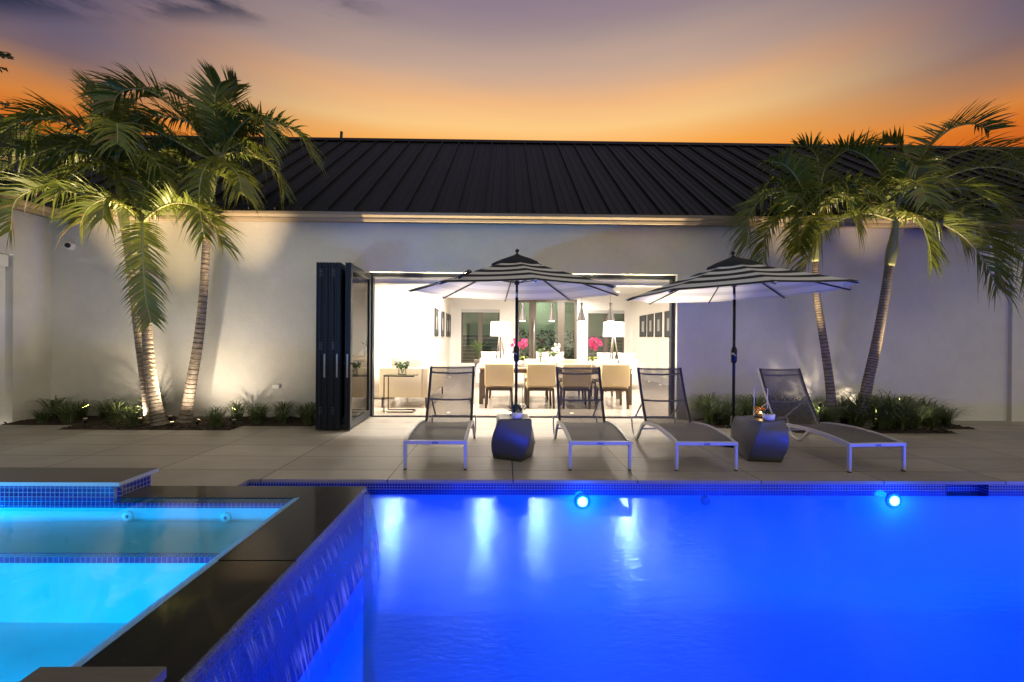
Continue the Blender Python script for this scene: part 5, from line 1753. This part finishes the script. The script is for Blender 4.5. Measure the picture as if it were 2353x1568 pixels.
fC = [
    (pl([(470, 330, -.05), (425, 268, -.1), (355, 215, -.15), (300, 205, -.2), (268, 222, -.2), (258, 255, -.2)], YC), .50, 46, .8, .25),
    (pl([(470, 360, -.1), (395, 320, -.15), (335, 288, -.2), (300, 283, -.25), (280, 308, -.25)], YC), .46, 42, .75, .25),
    (pl([(497, 290, .0), (492, 250, .0), (498, 208, .0), (507, 190, -.05)], YC), .44, 44, .35, .05),
    (pl([(512, 290, .1), (520, 250, .15), (530, 215, .2), (545, 198, .2)], YC), .42, 40, .35, .05),
    (pl([(530, 318, -.1), (556, 285, -.2), (582, 268, -.25), (606, 282, -.3), (612, 335, -.3)], YC), .42, 38, .75, .3),
    (pl([(540, 322, .1), (590, 290, .2), (645, 285, .3), (692, 315, .35), (712, 355, .35)], YC), .44, 40, .6, .35),
    (pl([(535, 335, -.1), (575, 326, -.2), (610, 340, -.25)], YC), .34, 28, .25, .5),
    (pl([(540, 350, .15), (590, 360, .25), (635, 395, .3), (650, 440, .3)], YC), .42, 34, .4, .4),
    (pl([(480, 375, -.2), (462, 410, -.35), (458, 470, -.42), (470, 545, -.42)], YC), .34, 34, .25, .3),
    (pl([(520, 375, -.2), (545, 400, -.35), (555, 440, -.42)], YC), .36, 28, .4, .4),
    (pl([(475, 345, .2), (440, 330, .3), (400, 350, .4), (375, 395, .45)], YC), .42, 34, .5, .35),
    (pl([(490, 320, .2), (455, 250, .3), (430, 225, .4), (400, 215, .45)], YC), .42, 34, .4, .2),
]
palm('tall ringed palm of the left clump, leaning right over the uplight', bC,
     [bC, at(438, 890, YC), at(455, 790, YC), at(467, 680, YC), at(474, 560, YC), at(478, 460, YC)], [at(478, 462, YC), at(488, 415, YC), at(503, 358, YC)], .083, .052, fC, 33, YC, .085, fill=4, flen=1.4)
YD, YE = 7.25, 7.1
bD = at(1915, 945, YD); bD.z = 0.0
bE = at(1980, 960, YE); bE.z = 0.0
fD = [
    (pl([(1845, 480, -.1), (1809, 497, -.2), (1780, 510, -.25), (1758, 545, -.3), (1752, 605, -.3)], YD), .40, 40, .5, .35),
    (pl([(1850, 445, .0), (1828, 405, .0), (1800, 378, .0), (1770, 372, .0)], YD), .40, 36, .5, .2),
    (pl([(1850, 465, -.05), (1800, 440, -.1), (1752, 455, -.15), (1722, 500, -.2), (1718, 560, -.2)], YD), .42, 42, .6, .3),
    (pl([(1885, 430, .1), (1905, 375, .15), (1960, 340, .2), (2025, 335, .25)], YD), .42, 38, .65, .2),
    (pl([(1880, 430, .2), (1880, 370, .3), (1860, 340, .35), (1830, 335, .4)], YD), .40, 34, .5, .2),
    (pl([(1900, 460, -.1), (1930, 440, -.2), (1960, 470, -.25), (1970, 520, -.3)], YD), .38, 32, .4, .4),
    (pl([(1865, 500, -.2), (1845, 530, -.35), (1835, 575, -.4)], YD), .34, 30, .3, .3),
    (pl([(1850, 450, .25), (1790, 420, .35), (1750, 430, .4)], YD), .40, 30, .4, .3),
]
palm('slimmer left palm of the right clump, behind the right umbrella', bD,
     [bD, at(1905, 870, YD), at(1889, 760, YD), at(1877, 680, YD), at(1873, 600, YD)], [at(1873, 602, YD), at(1875, 550, YD), at(1878, 492, YD)], .068, .046, fD, 34, YD, .055, fill=4, flen=1.0)
fE = [
    (pl([(2030, 498, -.1), (1990, 490, -.2), (1945, 500, -.3), (1905, 522, -.35), (1875, 558, -.4), (1845, 625, -.4)], YE), .46, 46, .65, .3),
    (pl([(2040, 465, -.05), (1990, 440, -.15), (1940, 428, -.2), (1895, 440, -.25), (1850, 485, -.3), (1828, 555, -.3)], YE), .46, 46, .6, .3),
    (pl([(2080, 440, .05), (2118, 360, .1), (2170, 305, .15), (2230, 285, .2), (2275, 300, .2)], YE), .50, 46, .7, .12),
    (pl([(2100, 460, .0), (2170, 410, .0), (2260, 385, .0), (2350, 400, .0), (2420, 450, .0)], YE), .52, 48, .7, .25),
    (pl([(2105, 485, -.1), (2160, 482, -.2), (2220, 495, -.3), (2265, 532, -.35), (2285, 585, -.4), (2285, 650, -.4)], YE), .48, 48, .6, .3),
    (pl([(2105, 500, -.15), (2160, 512, -.25), (2215, 545, -.35), (2262, 600, -.4), (2290, 660, -.4)], YE), .44, 42, .5, .3),
    (pl([(2090, 490, -.2), (2115, 510, -.3), (2135, 560, -.35), (2140, 600, -.35)], YE), .34, 30, .3, .35),
    (pl([(2068, 450, -.2), (2080, 410, -.35), (2098, 380, -.5), (2110, 385, -.6)], YE), .42, 36, .5, .3),
    (pl([(2045, 440, .15), (2005, 375, .25), (1955, 345, .3), (1905, 345, .35)], YE), .44, 40, .65, .15),
    (pl([(2075, 430, .25), (2085, 370, .35), (2065, 335, .45), (2030, 325, .5)], YE), .42, 36, .5, .15),
    (pl([(2100, 470, .2), (2170, 440, .3), (2260, 440, .4), (2340, 490, .45), (2380, 560, .45)], YE), .48, 44, .6, .3),
    (pl([(2085, 450, .2), (2150, 380, .3), (2230, 345, .35), (2310, 350, .4), (2370, 390, .4)], YE), .48, 42, .6, .2),
    (pl([(2110, 500, .1), (2190, 490, .1), (2280, 520, .1), (2350, 580, .1), (2370, 650, .1)], YE), .46, 42, .6, .3),
]
palm('stout leaning palm of the right clump, arching over to the right', bE,
     [bE, at(1992, 890, YE), at(2012, 800, YE), at(2030, 700, YE), at(2044, 610, YE)], [at(2044, 612, YE), at(2052, 560, YE), at(2060, 506, YE)], .080, .060, fE, 35, YE, .05, fill=5, flen=1.5)

# ------------------------------------------------------------------ border grass clumps
def clump(seed, h, n):
    rr = random.Random(seed)
    m = MB()
    for k in range(n):
        a = rr.uniform(0, 6.28); out = rr.uniform(.10, .34) * h / .3; hh = h * rr.uniform(.55, 1.1)
        b = Vector((rr.gauss(0, .035), rr.gauss(0, .03), .0))
        d = Vector((math.cos(a), math.sin(a), 0)); s_ = Vector((-d.y, d.x, 0))
        vs = []
        for i in range(6):
            t_ = i / 5
            c = b + d * out * t_ ** 1.3 + Vector((0, 0, hh * (1.75 * t_ - 1.05 * t_ ** 2.4)))
            w_ = .0055 * (1, 1.15, 1.1, .9, .6, .1)[i]
            vs += [c - s_ * w_, c + s_ * w_]
        m.add(vs, [[2 * i, 2 * i + 1, 2 * i + 3, 2 * i + 2] for i in range(5)], 0, True)
    return m


protos = [clump(100 + i, .36, 110).build('border_grass', 'blade') for i in range(3)]
big = [clump(200 + i, .50, 170).build('border_grass', 'blade') for i in range(3)]
ORD = ('first', 'second', 'third', 'fourth', 'fifth', 'sixth', 'seventh', 'eighth', 'ninth', 'tenth', 'eleventh', 'twelfth')


def plant_rows(rows, prot, bed_name, edge_name, group, look):
    k = 0
    for row, (y, xs_) in rows.items():
        for i, x in enumerate(xs_):
            pr = prot[k % 3]
            c = pr if k < 3 else pr.copy()
            if k >= 3: col.objects.link(c)
            c.location = (x + rnd.uniform(-.06, .06), y + rnd.uniform(-.05, .05), .01)
            c.rotation_euler = (rnd.uniform(-.08, .08), rnd.uniform(-.08, .08), rnd.uniform(0, 6)); s_ = rnd.uniform(.78, 1.2); c.scale = (s_, s_, s_ * rnd.uniform(.85, 1.1))
            tag(c, '%s grass clump, %s from %s in the %s of the %s bed' % (look, ORD[i], edge_name, row, bed_name), 'ornamental grass', group)
            k += 1


plant_rows({'front row': (7.16, (-7.15, -6.75, -6.05, -3.85, -3.45, -3.1)), 'back row': (7.52, (-7.3, -6.95, -6.5, -6.1, -5.75, -4.35, -4.0, -3.65, -3.3, -3.05)), 'paving edge': (6.86, (-5.55, -4.25))},
           protos, 'left', 'the wing corner', 'grass clumps in the left bed', 'strappy')
plant_rows({'front row': (6.98, (4.7, 5.0, 5.5, 5.8, 6.1, 6.4)), 'middle row': (7.25, (3.25, 3.6, 3.95, 4.35, 4.7, 5.15, 5.75, 6.15, 6.55, 6.9, 7.2)), 'back row': (7.55, (3.4, 3.75, 4.15, 4.55, 4.9, 5.3, 5.75, 6.2, 6.6, 7.0))},
           big, 'right', 'its left end', 'grass clumps in the right bed', 'lush')

# ------------------------------------------------------------------ garden uplights
UP = (1.0, 0.83, 0.62)


def uplight(x, y, aim, power, spot, label, soft=.8, zc=.075, colour=UP, lens='warm_lens'):
    o = tag(empty('garden_uplight', (x, y, .0)), label, 'garden light', 'uplights in the planting beds')
    m = MB(); m.tube([(0, 0, .0), (0, 0, zc - .015)], .008, 8); m.build('stake', 'black', o)
    a = Vector(aim).normalized()
    m = MB(); c = Vector((0, 0, zc)); m.tube([c - a * .045, c + a * .02], [.022, .028], 14); m.build('housing', 'black', o)
    m = MB(); m.tube([c + a * .0201, c + a * .024], [.024, .023], 14); m.build('lens', lens, o)
    lamp('uplight_beam', 'SPOT', c + a * .05, power, colour, o, aim=a, size=.03, spot=spot, blend=soft)


p = at(455, 957, 6.98)
uplight(p.x, 6.98, (.10, .62, 1), 42, 140, 'glowing garden uplight right of the ringed palm foot')
p = at(322, 957, 7.1)
uplight(p.x, 7.1, (-.12, .15, 1), 70, 150, 'garden uplight left of the crossing palm trunks')
uplight(at(395, 960, 6.8).x, 6.8, (-.05, .12, 1), 80, 150, 'garden uplight in the mulch between the two trunk bases')
def accent(px, py, y, target, power, spot, label):
    p = at(px, py, y)
    uplight(p.x, y, target - Vector((p.x, y, .1)), power, spot, label, 1.0, .40 if px > 1000 else .12, (1.0, .74, .40), 'dim_lens')


accent(392, 968, 7.06, at(318, 470, 6.98), 1800, 46, 'narrow garden uplight between the trunk bases aimed at the short front palm')
accent(538, 984, 6.76, at(512, 340, 7.22), 2300, 38, 'narrow garden uplight at the paving edge aimed up at the ringed palm crown')
accent(196, 980, 6.80, at(205, 350, 7.1), 1700, 42, 'narrow garden uplight near the wing corner aimed at the tall left palm')
accent(1884, 985, 6.90, at(1855, 465, 7.15), 1300, 36, 'narrow uplight left of the slim palm, aimed at its crown')
accent(2062, 988, 6.86, at(2095, 450, 6.95), 1700, 44, 'narrow uplight right of the stout palm, aimed at its crown')
p = at(1888, 940, 7.36)
uplight(p.x, 7.38, (-.10, .22, 1), 150, 115, 'garden uplight hidden in grass left of the slim palm')
p = at(2020, 940, 7.3)
uplight(p.x, 7.34, (.10, .30, 1), 60, 135, 'garden uplight hidden in grass right of the stout palm')
uplight(6.55, 7.15, (.1, .3, 1), 90, 150, 'added garden uplight hidden near the dark end of the right bed')  # added lamp, lifts and warms the right wall

# ------------------------------------------------------------------ twigs of a tree beyond the left wing
o = tag(empty('tree', (-16.5, 14.0, -.06)), 'bare twigged tree reaching in at the far left edge of the sky', 'tree')
m = MB()
ob = Vector((-16.5, 14.0, -.06))
m.tube([(0, 0, 0), (.1, 0, 4), (.5, .2, 9)], [.2, .15, .08], 10)
for (e0, e1, e2) in (((-40, 150), (0, 128), (24, 128)), ((-40, 160), (-5, 155), (12, 160)), ((-40, 230), (-8, 238), (22, 240)), ((-40, 140), (-6, 122), (14, 120))):
    q = [Vector((.4, .2, 7.5))] + [at(a, b, 14.0) - ob for a, b in (e0, e1, e2)]
    m.tube(spline(q, 12), [.05 - .0033 * i for i in range(13)], 6)
m.build('trunk', 'bark', o)
m = MB()
rr = random.Random(5)
for (px, py, n) in ((14, 126, 26), (8, 158, 14), (14, 240, 18), (22, 130, 14), (2, 122, 20)):
    for _ in range(n):
        c = at(px + rr.uniform(-10, 8), py + rr.uniform(-5, 6), 14.0 + rr.uniform(-.3, .3)) - ob
        d = Vector((rr.uniform(-1, 1), rr.uniform(-1, 1), rr.uniform(-.5, 1))).normalized() * .07
        s_ = d.cross(Vector((rr.uniform(-1, 1), rr.uniform(-1, 1), rr.uniform(-1, 1)))).normalized() * .028
        m.add([c - d, c + s_, c + d, c - s_], [[0, 1, 2, 3]])
m.build('crown', 'hedge', o)

# ------------------------------------------------------------------ sky
wd_ = bpy.data.worlds.new('World')
scene.world = wd_
wd_.use_nodes = True
nt = wd_.node_tree; N = nt.nodes; L = nt.links
for n in list(N): N.remove(n)
out = N.new('ShaderNodeOutputWorld'); bg = N.new('ShaderNodeBackground')
tc = N.new('ShaderNodeTexCoord'); sx = N.new('ShaderNodeSeparateXYZ')
L.new(tc.outputs['Generated'], sx.inputs[0])
asn = N.new('ShaderNodeMath'); asn.operation = 'ARCSINE'; L.new(sx.outputs[2], asn.inputs[0])
el = N.new('ShaderNodeMath'); el.operation = 'DIVIDE'; el.inputs[1].default_value = math.pi / 2; L.new(asn.outputs[0], el.inputs[0])   # 0 horizon .. 1 zenith


def sky_ramp(stops):
    ramp = N.new('ShaderNodeValToRGB')
    cr = ramp.color_ramp
    while len(cr.elements) < len(stops): cr.elements.new(.5)
    for e, (pos, c) in zip(cr.elements, stops):
        e.position = pos; e.color = (*srgb(*c), 1)
    return ramp


glow = sky_ramp([(0.0, (170, 70, 20)), (.17, (235, 110, 25)), (.22, (255, 146, 36)), (.243, (255, 172, 74)), (.278, (254, 204, 134)), (.305, (243, 186, 130)), (.338, (200, 168, 148)), (.37, (168, 147, 144)), (.402, (145, 127, 140)), (.5, (90, 84, 112)), (1.0, (50, 54, 84))])
side = sky_ramp([(0.0, (120, 45, 12)), (.17, (196, 80, 18)), (.206, (214, 114, 40)), (.222, (214, 132, 62)), (.243, (168, 121, 92)), (.265, (122, 100, 105)), (.288, (104, 93, 114)), (.35, (88, 82, 110)), (.5, (62, 64, 95)), (1.0, (50, 54, 84))])
nz = N.new('ShaderNodeTexNoise'); nz.inputs['Scale'].default_value = 2.2; nz.inputs['Detail'].default_value = 5
mp = N.new('ShaderNodeMapping'); mp.inputs['Scale'].default_value = (1, 1, 9)
L.new(tc.outputs['Generated'], mp.inputs[0]); L.new(mp.outputs[0], nz.inputs['Vector'])
mr = N.new('ShaderNodeMapRange'); mr.inputs[1].default_value = .3; mr.inputs[2].default_value = .7; mr.inputs[3].default_value = -.006; mr.inputs[4].default_value = .006
L.new(nz.outputs['Fac'], mr.inputs[0])
ad = N.new('ShaderNodeMath'); ad.operation = 'ADD'; L.new(el.outputs[0], ad.inputs[0]); L.new(mr.outputs[0], ad.inputs[1])
# the glow fades away from where the sun went down (+y)
az = N.new('ShaderNodeVectorMath'); az.operation = 'DOT_PRODUCT'; az.inputs[1].default_value = (0.06, .998, 0)
nm = N.new('ShaderNodeVectorMath'); nm.operation = 'MULTIPLY'; nm.inputs[1].default_value = (1, 1, 0); L.new(tc.outputs['Generated'], nm.inputs[0])
nn = N.new('ShaderNodeVectorMath'); nn.operation = 'NORMALIZE'; L.new(nm.outputs[0], nn.inputs[0]); L.new(nn.outputs[0], az.inputs[0])
L.new(ad.outputs[0], glow.inputs[0]); L.new(ad.outputs[0], side.inputs[0])
tz = N.new('ShaderNodeMapRange'); tz.inputs[1].default_value = 1.0; tz.inputs[2].default_value = .66; tz.interpolation_type = 'SMOOTHSTEP'; L.new(az.outputs['Value'], tz.inputs[0])
west = N.new('ShaderNodeMix'); west.data_type = 'RGBA'
L.new(tz.outputs[0], west.inputs[0]); L.new(glow.outputs[0], west.inputs[6]); L.new(side.outputs[0], west.inputs[7])
fz = N.new('ShaderNodeMapRange'); fz.inputs[1].default_value = -.25; fz.inputs[2].default_value = .5; L.new(az.outputs['Value'], fz.inputs[0])
east_fill = N.new('ShaderNodeMix'); east_fill.data_type = 'RGBA'; east_fill.inputs[6].default_value = (.75, .69, .56, 1)  # sky behind the camera raised above dusk level, added fill for walls and deck
L.new(fz.outputs[0], east_fill.inputs[0]); L.new(west.outputs[2], east_fill.inputs[7])
# a few dusky cloud bars high on the left
cm = N.new('ShaderNodeMapping'); cm.inputs['Scale'].default_value = (3.2, 3.2, 15)
L.new(tc.outputs['Generated'], cm.inputs[0])
cn = N.new('ShaderNodeTexNoise'); cn.inputs['Scale'].default_value = 1.35; cn.inputs['Detail'].default_value = 7; cn.inputs['Roughness'].default_value = .6
L.new(cm.outputs[0], cn.inputs['Vector'])
c1 = N.new('ShaderNodeMapRange'); c1.inputs[1].default_value = .41; c1.inputs[2].default_value = .56; c1.interpolation_type = 'SMOOTHSTEP'
L.new(cn.outputs['Fac'], c1.inputs[0])
ymax = N.new('ShaderNodeMath'); ymax.operation = 'MAXIMUM'; ymax.inputs[1].default_value = .05; L.new(sx.outputs[1], ymax.inputs[0])
gx = N.new('ShaderNodeMath'); gx.operation = 'DIVIDE'; L.new(sx.outputs[0], gx.inputs[0]); L.new(ymax.outputs[0], gx.inputs[1])
gz = N.new('ShaderNodeMath'); gz.operation = 'DIVIDE'; L.new(sx.outputs[2], gz.inputs[0]); L.new(ymax.outputs[0], gz.inputs[1])
cx = N.new('ShaderNodeMapRange'); cx.inputs[1].default_value = -.15; cx.inputs[2].default_value = -.60; cx.interpolation_type = 'SMOOTHSTEP'; L.new(gx.outputs[0], cx.inputs[0])
cz_ = N.new('ShaderNodeMapRange'); cz_.inputs[1].default_value = .665; cz_.inputs[2].default_value = .74; cz_.interpolation_type = 'SMOOTHSTEP'; L.new(gz.outputs[0], cz_.inputs[0])
m1 = N.new('ShaderNodeMath'); m1.operation = 'MULTIPLY'; L.new(c1.outputs[0], m1.inputs[0]); L.new(cx.outputs[0], m1.inputs[1])
m2 = N.new('ShaderNodeMath'); m2.operation = 'MULTIPLY'; L.new(m1.outputs[0], m2.inputs[0]); L.new(cz_.outputs[0], m2.inputs[1])
cl = N.new('ShaderNodeMix'); cl.data_type = 'RGBA'; cl.inputs[7].default_value = (*srgb(48, 52, 74), 1)
L.new(m2.outputs[0], cl.inputs[0]); L.new(east_fill.outputs[2], cl.inputs[6])
L.new(cl.outputs[2], bg.inputs[0])
bg.inputs[1].default_value = 1.0
L.new(bg.outputs[0], out.inputs[0])

# ------------------------------------------------------------------ render settings
vs_ = scene.view_settings
scene.display_settings.display_device = 'sRGB'
vs_.view_transform = 'Standard'; vs_.look = 'None'; vs_.exposure = 0; vs_.gamma = 1
cy = scene.cycles
cy.use_denoising = True
try:
    cy.denoiser = 'OPENIMAGEDENOISE'
except Exception:
    pass
cy.max_bounces = 8; cy.diffuse_bounces = 4; cy.glossy_bounces = 4; cy.transmission_bounces = 4; cy.transparent_max_bounces = 24
cy.caustics_reflective = False; cy.caustics_refractive = False
cy.sample_clamp_indirect = 6.0
cy.use_light_tree = True
